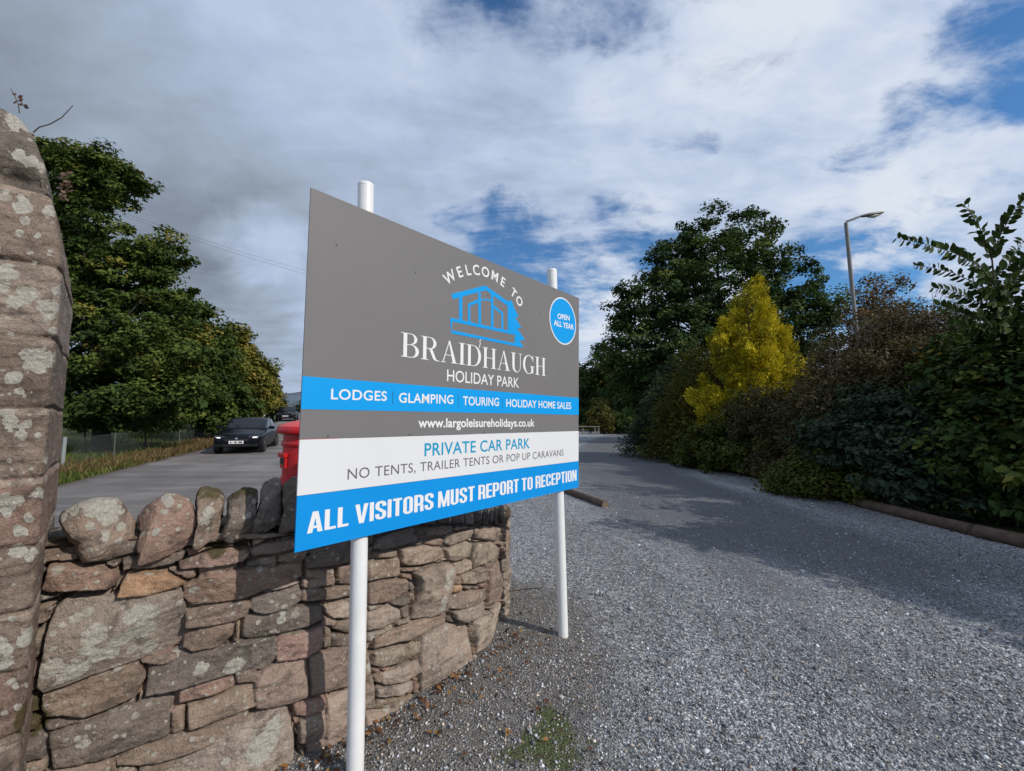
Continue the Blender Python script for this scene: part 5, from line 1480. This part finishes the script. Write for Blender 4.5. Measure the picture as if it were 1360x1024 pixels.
# ------------------------------------------------------------------ vegetation
def px_lobe(px, py, d, rpx, fy=1.0, fd=1.0):
    c = at(px, py, d); r = rpx / FPX * d
    return (c[0], c[1], c[2], r, r * fd, r * fy)
def leaf_cloud(C, size, aspect, n_per, spread, flat, upbias, tint0, tint_v, outward=None, droop=0.0):
    """C: clump centres (n,3). returns verts, faces, tint for many small kite leaves"""
    n = len(C); k = n_per
    c = np.repeat(C, k, 0); N_ = len(c)
    sp = np.repeat(spread if hasattr(spread, '__len__') else np.full(n, spread), k)
    off = RNG.normal(0, 1, (N_, 3)); off /= np.maximum(np.linalg.norm(off, axis=1), 1e-6)[:, None]
    off *= (RNG.random(N_) ** .45 * sp)[:, None]; off[:, 2] *= flat
    p = c + off
    nr = RNG.normal(0, 1, (N_, 3)); nr[:, 2] = np.abs(nr[:, 2]) + upbias
    if outward is not None: nr += np.repeat(outward, k, 0) * .8 + off / sp[:, None] * .5
    nr /= np.linalg.norm(nr, axis=1)[:, None]
    a = RNG.normal(0, 1, (N_, 3)); a -= nr * (a * nr).sum(1)[:, None]; a[:, 2] -= droop; a /= np.linalg.norm(a, axis=1)[:, None]
    b = np.cross(nr, a)
    s = size * np.exp(RNG.normal(0, .25, N_))
    L = (a * s[:, None]); Wd = b * (s * aspect)[:, None]
    V = np.stack([p - L, p - L * .1 + Wd + nr * (s * .12)[:, None], p + L, p - L * .1 - Wd + nr * (s * .12)[:, None]], 1).reshape(-1, 3)
    F = np.arange(N_ * 4).reshape(-1, 4)
    t = np.repeat(np.repeat(tint0, k) + RNG.normal(0, tint_v, N_), 4)
    return V, F, np.clip(t, 0, 1)
def clumps(lobes, n, inner=.35, jit=.10):
    L = np.array(lobes, float); w = (L[:, 3] * L[:, 4] * L[:, 5]) ** .75; w /= w.sum()
    k = RNG.choice(len(L), n, p=w); d = RNG.normal(0, 1, (n, 3)); d /= np.linalg.norm(d, axis=1)[:, None]
    r = (inner ** 3 + (1 - inner ** 3) * RNG.random(n)) ** (1 / 3) * (1 + jit * RNG.normal(0, 1, n))
    return L[k, :3] + d * L[k, 3:6] * r[:, None], d
def branchwork(mb, base, top, r0, targets, nl, r):
    """tapered stem and limbs that reach out to some of the leaf clumps"""
    base = np.array(base, float); top = np.array(top, float)
    def stem_at(t):
        b = base + (top - base) * t
        return b + np.array([.05 * math.sin(t * 5 + r.random() * .1), .05 * math.cos(t * 4), 0]) * np.linalg.norm(top - base) * .25
    m = 9; mb.tube([stem_at(i / m) for i in range(m + 1)], [r0 * (1.25 if i == 0 else 1) * (1 - .85 * i / m) for i in range(m + 1)], 9)
    for k in range(min(nl, len(targets))):
        q = targets[k]; t = max(.12, min(.9, (q[2] - base[2]) / max(top[2] - base[2], .1) * r.uniform(.45, .75))); s = stem_at(t)
        mid = (s + q) / 2 + np.array([r.uniform(-.1, .1), r.uniform(-.1, .1), .12]) * np.linalg.norm(q - s)
        rr = r0 * (1 - .85 * t) * r.uniform(.35, .55)
        mb.tube([s, (s * .6 + mid * .4), mid, (mid + q) / 2 + (0, 0, .03), q], [rr, rr * .75, rr * .5, rr * .32, rr * .12], 6)
def plant(name, label, cat, base, lobes, n, k, size, ramp, group=None, spread=.35, flat=.7, aspect=.5, inner=.4, trunk=None, limbs=18, upbias=.5, tv=.14, trans=.22, tint_dir=0.0, droop=0.0, seed=0, crown='crown', stem='trunk', jit=.12, tint_mid=.42, ground_cut=True):
    r = random.Random(seed + 1)
    base = np.array(base, float)
    C, d = clumps(lobes, n, inner, jit)
    if ground_cut:
        ok = C[:, 2] > height(C[:, 0], C[:, 1]) + .12; C = C[ok]; d = d[ok]
    t0 = np.clip(tint_mid + RNG.normal(0, tv, len(C)) + .22 * fbm(C * .45 + seed, 2, seed) + tint_dir * d[:, 2], 0, 1)
    sp = spread * np.exp(RNG.normal(0, .25, len(C)))
    V, F, T = leaf_cloud(C, size, aspect, k, sp, flat, upbias, t0, .10, d, droop)
    root = thing(name, label, cat, base, 0, group)
    key = str(ramp)
    if key not in M: M[key] = leaf_mat('foliage', ramp, trans)
    mesh_np(crown, V - base, F, M[key], root, attrs={'tint': T})
    if trunk:
        mb = MB(); idx = list(range(len(C))); r.shuffle(idx)
        branchwork(mb, (0, 0, -.1), np.array(trunk[1]) - base, trunk[0], [C[i] - base for i in idx[:limbs]], limbs, r)
        o = mb.build(stem, M['bark'], root, smooth=True)
    return root
GREEN = [(0, (.014, .026, .008)), (.35, (.036, .062, .014)), (.65, (.078, .105, .022)), (.85, (.15, .135, .028)), (1, (.24, .15, .03))]
AUTUMN = [(0, (.024, .034, .008)), (.35, (.10, .115, .022)), (.6, (.20, .18, .035)), (.85, (.27, .19, .045)), (1, (.30, .17, .035))]
OLIVE = [(0, (.022, .030, .008)), (.4, (.080, .092, .020)), (.75, (.15, .14, .032)), (1, (.22, .16, .04))]
DKGRN = [(0, (.016, .030, .010)), (.4, (.040, .070, .020)), (.75, (.080, .115, .030)), (1, (.14, .14, .045))]
GOLD = [(0, (.050, .060, .008)), (.3, (.20, .175, .012)), (.6, (.56, .43, .018)), (1, (.78, .64, .04))]
YGRN = [(0, (.035, .040, .010)), (.5, (.085, .085, .020)), (1, (.19, .17, .035))]
BLUEG = [(0, (.014, .024, .014)), (.5, (.036, .056, .034)), (1, (.085, .115, .075))]
RUST = [(0, (.022, .020, .011)), (.4, (.055, .048, .022)), (.75, (.095, .078, .034)), (1, (.16, .095, .04))]
MOSSY = [(0, (.024, .034, .006)), (.5, (.060, .070, .012)), (1, (.11, .105, .024))]

def lift(r, k): return [(p, tuple(min(.9, v * k) for v in c)) for p, c in r]
GREEN = lift(GREEN, 1.3); DKGRN = lift(DKGRN, 1.3); RUST = lift(RUST, 1.35); BLUEG = lift(BLUEG, 1.25); MOSSY = lift(MOSSY, 1.25)
GOLD = [(p, (c[0] * .93, c[1] * 1.0, c[2] * 1.3)) for p, c in GOLD]
# the tall trees along the lane
D = 17.5
b1 = at(131, 590, D); plant('roadside_tree', 'tallest dark green tree nearest the pillar, its trunk just behind the fence', 'tree', (b1[0], b1[1], hz(b1[0], b1[1])),
    [px_lobe(118, 230, D, 40), px_lobe(80, 232, D + 1, 46), px_lobe(172, 256, D, 28), px_lobe(145, 240, D, 34), px_lobe(125, 285, D, 36), px_lobe(85, 350, D, 62), px_lobe(218, 332, D, 30), px_lobe(165, 372, D, 48), px_lobe(190, 345, D, 30), px_lobe(232, 388, D + .6, 30), px_lobe(120, 450, D, 85), px_lobe(215, 460, D, 62), px_lobe(60, 470, D + 1, 70), px_lobe(150, 525, D - .5, 58, .8), px_lobe(230, 525, D, 50, .8), px_lobe(50, 300, D + 2, 60)],
    1150, 105, .085, GREEN, 'trees along the lane', .44, .62, .55, .62, (.30, at(125, 300, D)), 26, seed=1, tint_dir=.06)
D = 24
b2 = at(262, 580, D); plant('roadside_tree', 'middle dark green tree along the lane, above the black car', 'tree', (b2[0], b2[1], hz(b2[0], b2[1])),
    [px_lobe(248, 436, D, 36), px_lobe(272, 462, D, 36), px_lobe(250, 510, D, 50), px_lobe(300, 525, D, 40), px_lobe(275, 550, D - .5, 32, .8), px_lobe(230, 480, D + 1, 45)],
    620, 95, .105, GREEN, 'trees along the lane', .52, .65, .55, .5, (.24, at(262, 450, D)), 18, seed=2)
D = 32
b3 = at(325, 575, D); plant('roadside_tree', 'yellowing autumn tree along the lane, behind the black car', 'tree', (b3[0], b3[1], hz(b3[0], b3[1])),
    [px_lobe(308, 456, D, 22), px_lobe(322, 466, D, 18), px_lobe(332, 496, D, 24), px_lobe(300, 500, D, 30), px_lobe(340, 525, D, 24), px_lobe(315, 540, D - .5, 28, .8)],
    480, 90, .13, AUTUMN, 'trees along the lane', .6, .65, .55, .5, (.22, at(318, 470, D)), 16, seed=3)
D = 44
b4 = at(360, 566, D); plant('roadside_tree', 'farthest olive green tree where the lane narrows', 'tree', (b4[0], b4[1], hz(b4[0], b4[1])),
    [px_lobe(352, 505, D, 15), px_lobe(362, 522, D, 12), px_lobe(345, 530, D, 17), px_lobe(366, 540, D, 11), px_lobe(335, 545, D, 15), px_lobe(348, 487, D, 9)],
    260, 70, .16, OLIVE, 'trees along the lane', .55, .65, .55, .5, (.2, at(358, 500, D)), 12, seed=4)
D = 70
b5 = at(392, 552, D); plant('roadside_tree', 'small dark tree at the far end of the lane beside the sign edge', 'tree', (b5[0], b5[1], hz(b5[0], b5[1])),
    [px_lobe(396, 545, D, 8), px_lobe(385, 549, D, 5), px_lobe(410, 540, D, 11), px_lobe(430, 534, D, 15)], 140, 60, .20, DKGRN, 'trees along the lane', .6, .7, .55, .5, (.2, at(396, 538, D)), 8, seed=5)
for i, (px, py, d, rp, ramp, lab) in enumerate(((115, 548, 17.2, 24, GREEN, 'low leafy thicket behind the first fence post'), (195, 546, 19.5, 24, GREEN, 'dark thicket under the tallest tree behind the fence'), (250, 550, 24, 22, OLIVE, 'olive thicket between the tallest tree and the car'), (300, 555, 30, 22, AUTUMN, 'yellow brown thicket just left above the car roof'))):
    c = at(px, py, d); plant('roadside_bush', lab, 'bush', (c[0], c[1], hz(c[0], c[1])), [px_lobe(px, py, d, rp, .8), px_lobe(px - 22, py + 4, d + .4, rp * .8, .8), px_lobe(px + 22, py + 4, d + .3, rp * .8, .8)], 110, 75, .10, ramp, 'thickets behind the fence', .4, .7, .5, .3, (.05, (c[0], c[1], c[2])), 10, seed=20 + i, crown='foliage', stem='stem')

# the far side of the drive
D = 29
bb = at(955, 575, D); plant('broadleaf_tree', 'big dark green tree rising above the golden conifer', 'tree', (bb[0], bb[1], 0),
    [px_lobe(940, 325, D, 45), px_lobe(1000, 318, D, 42), px_lobe(900, 350, D, 42), px_lobe(1045, 372, D, 44), px_lobe(870, 400, D, 48), px_lobe(965, 385, D, 70), px_lobe(1085, 405, D, 34), px_lobe(1070, 435, D, 40), px_lobe(845, 410, D, 34), px_lobe(850, 460, D, 52), px_lobe(930, 460, D, 80), px_lobe(1020, 450, D, 70), px_lobe(890, 520, D, 60), px_lobe(830, 490, D + 1, 40)],
    1150, 90, .115, DKGRN, None, .62, .6, .55, .6, (.34, at(955, 330, D)), 40, seed=31, tint_mid=.36)
for i, (px, py, d, rp, lab, ramp) in enumerate(((795, 500, 62, 34, 'dark tree beyond the far hedge, close beside the sign edge', DKGRN), (835, 505, 58, 42, 'olive brown tree beyond the far hedge, left of the big tree', OLIVE), (775, 520, 75, 30, 'thin leafed dark tree furthest beyond the hedge', DKGRN), (720, 520, 80, 40, 'tree hidden mostly behind the sign', DKGRN), (870, 515, 52, 40, 'dark tree behind the blue green conifer', DKGRN))):
    if i == 3: continue
    c = at(px, 576, d); plant('woodland_tree', lab, 'tree', (c[0], c[1], 0), [px_lobe(px, py, d, rp), px_lobe(px - rp * .5, py + rp * .5, d, rp * .7), px_lobe(px + rp * .5, py + rp * .6, d, rp * .7), px_lobe(px, py + rp, d, rp * .8)],
        260, 60, .24, ramp, 'trees beyond the far hedge', 1.0, .65, .55, .45, (.25, at(px, py - rp * .3, d)), 16, seed=40 + i, tint_mid=.36)
def hedge(label, a, b, h, w, ramp, group=None):
    a = np.array(a, float); b = np.array(b, float); n = int(np.linalg.norm(b - a) / .7) + 2
    lob = [(*(a + (b - a) * t), h * .5, .8, w / 2, h * .52) for t in np.linspace(0, 1, n)]
    return plant('hedge', label, 'hedge', (*((a + b) / 2), 0), lob, n * 44, 50, .11, ramp, group, .35, .8, .5, .6, (.05, (*((a + b) / 2), h * .6)), 10, seed=int(h * 10), crown='foliage', stem='stem', tint_mid=.4, tint_dir=.12)
p, q = on_ground(805, 576.5), on_ground(862, 577); hedge('low clipped hedge across the far end of the drive', p[:2], q[:2], 2.4, 2.0, DKGRN)
c = at(797, 556, 46); plant('round_bush', 'yellow green rounded bush at the left end of the far hedge', 'bush', (c[0], c[1], 0), [px_lobe(797, 552, 46, 16, 1.1), px_lobe(806, 560, 46, 14), px_lobe(790, 563, 46, 12)], 120, 60, .11, YGRN, None, .4, .8, .5, .4, (.06, c), 8, seed=51, crown='foliage', stem='stem')
def rail():
    p = on_ground(752, 577.5); q = on_ground(797, 577.5)
    root = thing('wooden_rail', 'low wooden rail barrier at the far end of the drive', 'barrier', p)
    m = mat('weathered_rail', (.17, .15, .13), .85, vary=.2)
    d = q - p; h = .85
    mb = MB(); mb.box(d / 2 + (0, 0, h), (np.linalg.norm(d), .08, .10)); mb.build('rail', m, root, bevel=.01)
    for t in (0.02, .5, .86, .97):
        mb = MB(); mb.box(d * t + (0, .11, h / 2), (.12, .1, h + .1)); mb.build('post', m, root, bevel=.01)
rail()

# conifers
def conifer(name, label, base, top_z, prof, n, k, size, ramp, seed, spray=.22, aspect=.22, trunk_r=.09, up=.7, group=None, tint_mid=.5, leaders=((0, 0, 1, 1),), plumes=0):
    """feathery sprays spread over an uneven cone"""
    r = random.Random(seed); base = np.array(base, float); H = top_z - base[2]
    u = RNG.random(n) ** .85; th = RNG.random(n) * 2 * PI
    rad = np.interp(u, [q[0] for q in prof], [q[1] for q in prof])
    rad = rad * (1 + .45 * fbm(np.c_[np.cos(th) * 1.6 + seed, np.sin(th) * 1.6, u * 5], 3, seed)) * (0.60 + .42 * RNG.random(n) ** .6)
    LD = np.array(leaders, float); wt = LD[:, 2] * LD[:, 3]; kk = RNG.choice(len(LD), n, p=wt / wt.sum())
    rad = rad * LD[kk, 3]
    C = np.c_[np.cos(th) * rad + LD[kk, 0] * (1 - .15 * u), np.sin(th) * rad + LD[kk, 1], u * H * LD[kk, 2]]
    if plumes:
        A = C[:plumes]; oa = np.c_[np.cos(th[:plumes]), np.sin(th[:plumes])]; A = A.copy(); A[:, :2] *= 1.0
        kk = RNG.integers(0, plumes, n); t_ = RNG.random(n) ** .8; ln = RNG.uniform(.35, .75, plumes)[kk]; wd = RNG.uniform(.11, .20, plumes)[kk] * (1 - t_ ** 1.6 * .85)
        C = A[kk] + np.c_[oa[kk] * (t_ * ln * .28)[:, None], (t_ - .4) * ln] + RNG.normal(0, 1, (n, 3)) * wd[:, None] * .6
        th = th[:plumes][kk]
    lump = fbm(C * 2.1 + seed, 3, seed + 7); keep = lump > -.22 - .25 * RNG.random(n); C = C[keep]; th = th[keep]; n = len(C); lump = lump[keep]
    t0 = np.clip(tint_mid + .45 * lump + .35 * fbm(C * 1.6 + seed, 3, seed + 2) + .12 * RNG.normal(0, 1, n), 0, 1)
    cc = np.repeat(C, k, 0); N_ = len(cc); out = np.repeat(np.c_[np.cos(th), np.sin(th), th * 0], k, 0)
    ax = out * .75 + RNG.normal(0, .45, (N_, 3)); ax[:, 2] += up; ax /= np.linalg.norm(ax, axis=1)[:, None]
    s = size * np.exp(RNG.normal(0, .3, N_)); p = cc + RNG.normal(0, 1, (N_, 3)) * spray * .42 + ax * (RNG.random(N_) * spray)[:, None]
    nr = RNG.normal(0, 1, (N_, 3)); sd = np.cross(ax, nr); sd /= np.maximum(np.linalg.norm(sd, axis=1), 1e-6)[:, None]
    V = np.stack([p - ax * s[:, None], p + sd * (s * aspect)[:, None], p + ax * s[:, None], p - sd * (s * aspect)[:, None]], 1).reshape(-1, 3)
    ok = np.repeat(V.reshape(-1, 4, 3)[:, :, 2].min(1) > 0.01, 4)
    T = np.clip(np.repeat(np.repeat(t0, k) + RNG.normal(0, .10, N_), 4), 0, 1)
    V = V[ok]; T = T[ok]
    root = thing(name, label, 'conifer', base, 0, group)
    key = str(ramp)
    if key not in M: M[key] = leaf_mat('foliage', ramp, .2)
    mesh_np('crown', V, np.arange(len(V)).reshape(-1, 4), M[key], root, attrs={'tint': T})
    mb = MB(); branchwork(mb, (0, 0, -.1), (0, 0, H * .92), trunk_r, [C[i] * .8 for i in range(26)], 26, r); mb.build('trunk', M['bark'], root, smooth=True)
    return root
D = 14.5; c = at(1003, 600, D)
conifer('golden_conifer', 'bright golden yellow conifer in front of the big dark tree', (c[0], c[1], 0), at(1003, 380, D)[2], [(0, 1.0), (.3, 1.15), (.5, 1.05), (.68, .85), (.84, .52), (.95, .22), (1, .04)], 8200, 20, .048, GOLD, 61, .13, .3, plumes=430,
        leaders=[(.12, 0, 1.0, .9), (-.30, -.2, .93, .75), (-.75, -.1, .80, .85), (-1.2, .1, .60, .8), (.62, -.2, .80, .85), (1.05, -.1, .62, .8), (1.65, .1, .54, .9), (2.1, .1, .44, .9), (1.3, -.6, .55, .9), (2.4, .3, .34, .8), (1.0, .4, .72, .8), (-.2, -.8, .70, .9), (.5, -.8, .58, .9), (-1.5, -.3, .40, .7), (.2, .6, .9, .9)])
D = 16; c = at(925, 605, D)
conifer('cypress', 'loose yellow green cypress on the left of the golden conifer', (c[0], c[1], 0), at(925, 470, D)[2], [(0, .8), (.4, .85), (.7, .6), (.9, .3), (1, .05)], 900, 30, .085, YGRN, 62, .40, .25, up=.15, leaders=[(0, 0, 1, 1), (.7, .2, .86, .9), (-.6, -.1, .72, .9), (-1.0, .2, .48, .9), (.3, -.6, .66, 1), (1.2, -.2, .62, .9), (-.3, -.7, .5, 1)])
D = 18; c = at(893, 600, D)
conifer('spreading_conifer', 'dark blue green spreading conifer at the bend of the drive', (c[0], c[1], 0), at(893, 486, D)[2], [(0, .95), (.25, .9), (.5, .7), (.75, .45), (.92, .22), (1, .05)], 1000, 32, .085, BLUEG, 63, .38, .25, up=.05, tint_mid=.42, leaders=[(.2, 0, 1, 1), (-.5, 0, .74, 1), (.8, -.2, .84, 1), (-.9, -.2, .5, 1), (0, -.8, .6, 1.1), (1.2, -.3, .6, 1), (-1.3, -.1, .36, .9)])
# shrub border, front to back
def shrub(label, px, py, d, lobes, n, k, size, ramp, seed, spread=.28, flat=.7, aspect=.5, tm=.42, tv=.16, limbs=22, droop=0., upb=.5, name='border_shrub', group='shrubs beside the drive'):
    c = at(px, py, d)
    return plant(name, label, 'shrub', (c[0], c[1], 0), lobes, n, k, size, ramp, group, spread, flat, aspect, .35, (.05, (c[0], c[1], max(c[2], .8))), limbs, seed=seed, crown='foliage', stem='stems', tint_mid=tm, tv=tv, droop=droop, upbias=upb, trans=.15)
shrub('low olive brown shrub spilling on to the drive beside the blue green conifer', 950, 600, 13.4, [px_lobe(945, 590, 13.6, 42, .85), px_lobe(985, 590, 13, 45, .9), px_lobe(925, 605, 14.2, 30, .7), px_lobe(1000, 560, 13.6, 42), px_lobe(965, 610, 12.6, 36, .6), px_lobe(1020, 600, 12, 42, .8)], 430, 62, .055, MOSSY, 71, tm=.34)
shrub('dark brown twiggy shrub under the golden conifer', 1050, 560, 11.2, [px_lobe(1040, 560, 11.8, 42), px_lobe(1102, 522, 11.2, 44), px_lobe(1120, 490, 11, 24), px_lobe(1060, 565, 11, 52), px_lobe(1110, 555, 10.6, 58), px_lobe(1010, 560, 12, 45), px_lobe(1050, 610, 10.6, 46, .8)], 680, 80, .034, RUST, 72, .30, tm=.44)
shrub('tall rusty brown shrub with thin upright twigs below the lamp post', 1150, 480, 9.6, [px_lobe(1125, 485, 10.4, 48), px_lobe(1175, 468, 9.8, 50), px_lobe(1160, 520, 9.2, 62), px_lobe(1225, 462, 9.3, 48), px_lobe(1220, 505, 8.9, 62), px_lobe(1110, 545, 9.6, 50), px_lobe(1265, 445, 9.4, 42), px_lobe(1200, 430, 9.8, 20), px_lobe(1235, 420, 9.6, 14)], 1000, 80, .030, RUST, 73, .30, tm=.52)
shrub('mossy green low shrub hanging over the log edging', 1080, 635, 8.9, [px_lobe(1070, 640, 9.0, 42, .75), px_lobe(1110, 625, 8.8, 48, .8), px_lobe(1150, 645, 8.3, 46, .7), px_lobe(1040, 645, 9.5, 30, .6)], 360, 62, .042, MOSSY, 74, .24, tm=.50)
shrub('blue grey leaved shrub in layered tiers behind the log edging', 1170, 600, 8.0, [px_lobe(1130, 590, 8.4, 52, .8), px_lobe(1190, 570, 8.2, 60), px_lobe(1190, 630, 7.7, 52, .7), px_lobe(1240, 600, 7.6, 60, .8), px_lobe(1255, 650, 7.3, 48, .6), px_lobe(1160, 545, 8.8, 40)], 640, 60, .055, BLUEG, 75, .28, .38, .45, tm=.34)
shrub('large leaved green shrub with a few orange leaves at the picture edge', 1320, 520, 7.2, [px_lobe(1310, 478, 7.8, 50), px_lobe(1360, 470, 7.3, 56), px_lobe(1290, 510, 7.6, 62), px_lobe(1350, 530, 7.0, 80), px_lobe(1310, 590, 7.0, 70), px_lobe(1400, 505, 7.0, 80), px_lobe(1350, 630, 6.8, 62, .8), px_lobe(1400, 590, 6.8, 80)], 900, 52, .062, GREEN, 76, .30, .6, .55, tm=.38, tv=.2)
shrub('dark ground hugging shrub under the big leaved one by the near log', 1340, 665, 6.9, [px_lobe(1290, 665, 7.2, 44, .6), px_lobe(1345, 672, 6.9, 50, .6), px_lobe(1400, 680, 6.7, 60, .6)], 300, 56, .045, DKGRN, 77, .24, tm=.4)
# the border carries on to the right of the picture and shades the drive
for i, (x, y, h) in enumerate(((8.3, 5.0, 3.9), (8.0, 3.2, 4.5), (8.7, 1.9, 4.1), (9.1, .5, 4.0), (9.4, -.9, 4.2))):
    plant('border_shrub', ['dense green shrub continuing the border just past the picture edge', 'tallest dense shrub of the border beyond the picture edge', 'dense dark shrub of the border beside the near drive', 'dense shrub of the border level with the viewer', 'last dense shrub of the border behind the viewer'][i], 'shrub', (x, y, 0), [(x, y, h * .5, 1.15, 1.05, h * .5), (x - .2, y + .3, h * .25, 1.3, 1.2, h * .3), (x + .3, y - .3, h * .72, .9, .9, h * .26)], 420, 50, .085, GREEN, 'shrubs beside the drive', .36, .7, .55, .3, (.07, (x, y, h * .7)), 18, seed=90 + i, crown='foliage', stem='stems')
# thin pale tree behind the lamp post
D = 24; c = at(1165, 560, D)
plant('sparse_tree', 'thin brownish tree showing beside the lamp post', 'tree', (c[0], c[1], 0), [px_lobe(1150, 385, D, 22), px_lobe(1185, 380, D, 16), px_lobe(1165, 410, D, 30), px_lobe(1140, 420, D, 22), px_lobe(1195, 425, D, 28), px_lobe(1165, 450, D, 40), px_lobe(1205, 375, D, 7)], 150, 60, .085, RUST, None, .5, .8, .5, .3, (.13, at(1165, 375, D)), 40, seed=81, tint_mid=.75)

# young tree whose leafy shoots stand against the sky at the picture edge
def sapling():
    D = 6.9; c = at(1330, 600, D); base = np.array([c[0], c[1], 0.0])
    root = thing('young_tree', 'young tree with long leafy shoots against the sky at the picture edge', 'tree', base)
    g = lambda px, py, dd=0: np.array(at(px, py, D + dd)) - base
    stem = [(0, 0, -.1), g(1335, 480), g(1322, 390), g(1317, 340), g(1312, 318)]
    shoots = [([g(1317, 345), g(1308, 318), g(1300, 300), g(1288, 282), g(1279, 270)], 13, .085), ([g(1317, 340), g(1326, 318), g(1335, 300), g(1346, 280), g(1362, 262)], 15, .085),
              ([g(1330, 390), g(1300, 352, -.1), g(1265, 335, -.2), g(1228, 324, -.3), g(1190, 316, -.35)], 24, .08), ([g(1330, 400), g(1300, 378), g(1265, 362, .2), g(1235, 355, .3), g(1213, 352, .3)], 16, .07),
              ([g(1335, 400), g(1350, 370), g(1366, 345), g(1385, 330)], 14, .085), ([g(1330, 420), g(1295, 400), g(1262, 385), g(1240, 382)], 16, .075), ([g(1335, 430), g(1300, 425), g(1268, 412, -.2), g(1245, 405, -.3)], 16, .075),
              ([g(1340, 440), g(1362, 410, .1), g(1390, 390, .1)], 15, .085), ([g(1320, 370), g(1340, 352), g(1352, 330, .2), g(1360, 318, .2)], 12, .08), ([g(1325, 380), g(1310, 362, .3), g(1290, 345, .4), g(1282, 330, .5)], 12, .075), ([g(1332, 410), g(1322, 400, -.3), g(1310, 388, -.5)], 12, .08), ([g(1330, 395), g(1338, 380, -.3), g(1345, 368, -.5)], 12, .08)]
    for (x0, y0, x1, y1, dd) in ((1333, 420, 1290, 372, -.3), (1335, 430, 1375, 380, -.2), (1338, 450, 1300, 415, -.5), (1340, 455, 1372, 425, -.5), (1333, 425, 1318, 365, -.4), (1336, 440, 1262, 430, -.3), (1338, 450, 1345, 400, -.6), (1330, 415, 1352, 362, .3), (1336, 445, 1322, 412, .5), (1340, 460, 1395, 400, .3)):
        shoots.append(([g(x0, y0), g((x0 + x1) / 2 - 3, (y0 + y1) / 2 + 2, dd * .5), g(x1, y1, dd)], 14, .08))
    mb = MB(); mb.tube(stem, [.03, .024, .016, .011, .008], 7)
    V = []; F = []; T = []
    for pts, nl, ls in shoots:
        mb.tube(pts, list(np.linspace(.009, .003, len(pts))), 5)
        P = np.array(pts); d = np.r_[0, np.cumsum(np.linalg.norm(np.diff(P, axis=0), axis=1))]
        nl = int(nl * 1.25)
        for k in range(nl):
            for side in (-1, 1):
                t = (k + .5 + random.uniform(-.2, .2) + .25 * side) / nl; s = min(max(t, 0.02), 1) * d[-1]
                q = np.array([np.interp(s, d, P[:, i]) for i in range(3)]); q2 = np.array([np.interp(min(s + .05, d[-1]), d, P[:, i]) for i in range(3)])
                ax = (q2 - q) if np.linalg.norm(q2 - q) > 1e-4 else (P[-1] - P[-2]); ax = ax / np.linalg.norm(ax)
                sd = np.cross(ax, (random.uniform(-.4, .4), 1, random.uniform(-.4, .4))); sd /= np.linalg.norm(sd)
                dirv = ax * .55 + sd * side * .8 + np.array([0, random.uniform(-.5, .5), random.uniform(-.25, .05)]); dirv /= np.linalg.norm(dirv)
                wv = np.cross(dirv, (random.uniform(-.6, .6), random.uniform(.3, 1), random.uniform(-.2, .9))); wv /= np.linalg.norm(wv); nn = np.cross(dirv, wv)
                L = ls * 2.3 * random.uniform(.75, 1.2) * (1 - .35 * t); b = len(V)
                V += [q, q + dirv * L * .3 + wv * L * .24, q + dirv * L * .7 + wv * L * .22, q + dirv * L - nn * L * .12, q + dirv * L * .7 - wv * L * .22, q + dirv * L * .3 - wv * L * .24]
                F += [(b, b + 1, b + 2, b + 3), (b, b + 3, b + 4, b + 5)]; T += [min(max(random.gauss(.2, .15), 0), 1)] * 6
    mb.build('stems', M['bark'], root, smooth=True)
    mesh_np('leaves', np.array(V), np.array(F), M[str(GREEN)], root, attrs={'tint': T})
sapling()

def twigs():
    for root in [o for o in SC.objects if o.get('label', '').startswith('tall rusty brown shrub')]:
        base = np.array(root.location); mb = MB()
        for k in range(70):
            px = random.uniform(1100, 1290); d = random.uniform(8.6, 10); y0 = np.interp(px, [1100, 1175, 1290], [460, 425, 405]) + random.uniform(0, 40); L = random.uniform(14, 46)
            p0 = np.array(at(px, y0, d)) - base; p1 = np.array(at(px + random.uniform(-6, 6), y0 - L * .55, d)) - base; p2 = np.array(at(px + random.uniform(-16, 16), y0 - L, d)) - base
            mb.tube([p0, p1, p2], [.006, .0045, .002], 4, cap=False)
        mb.build('bare_twigs', M['twig'], root)
twigs()
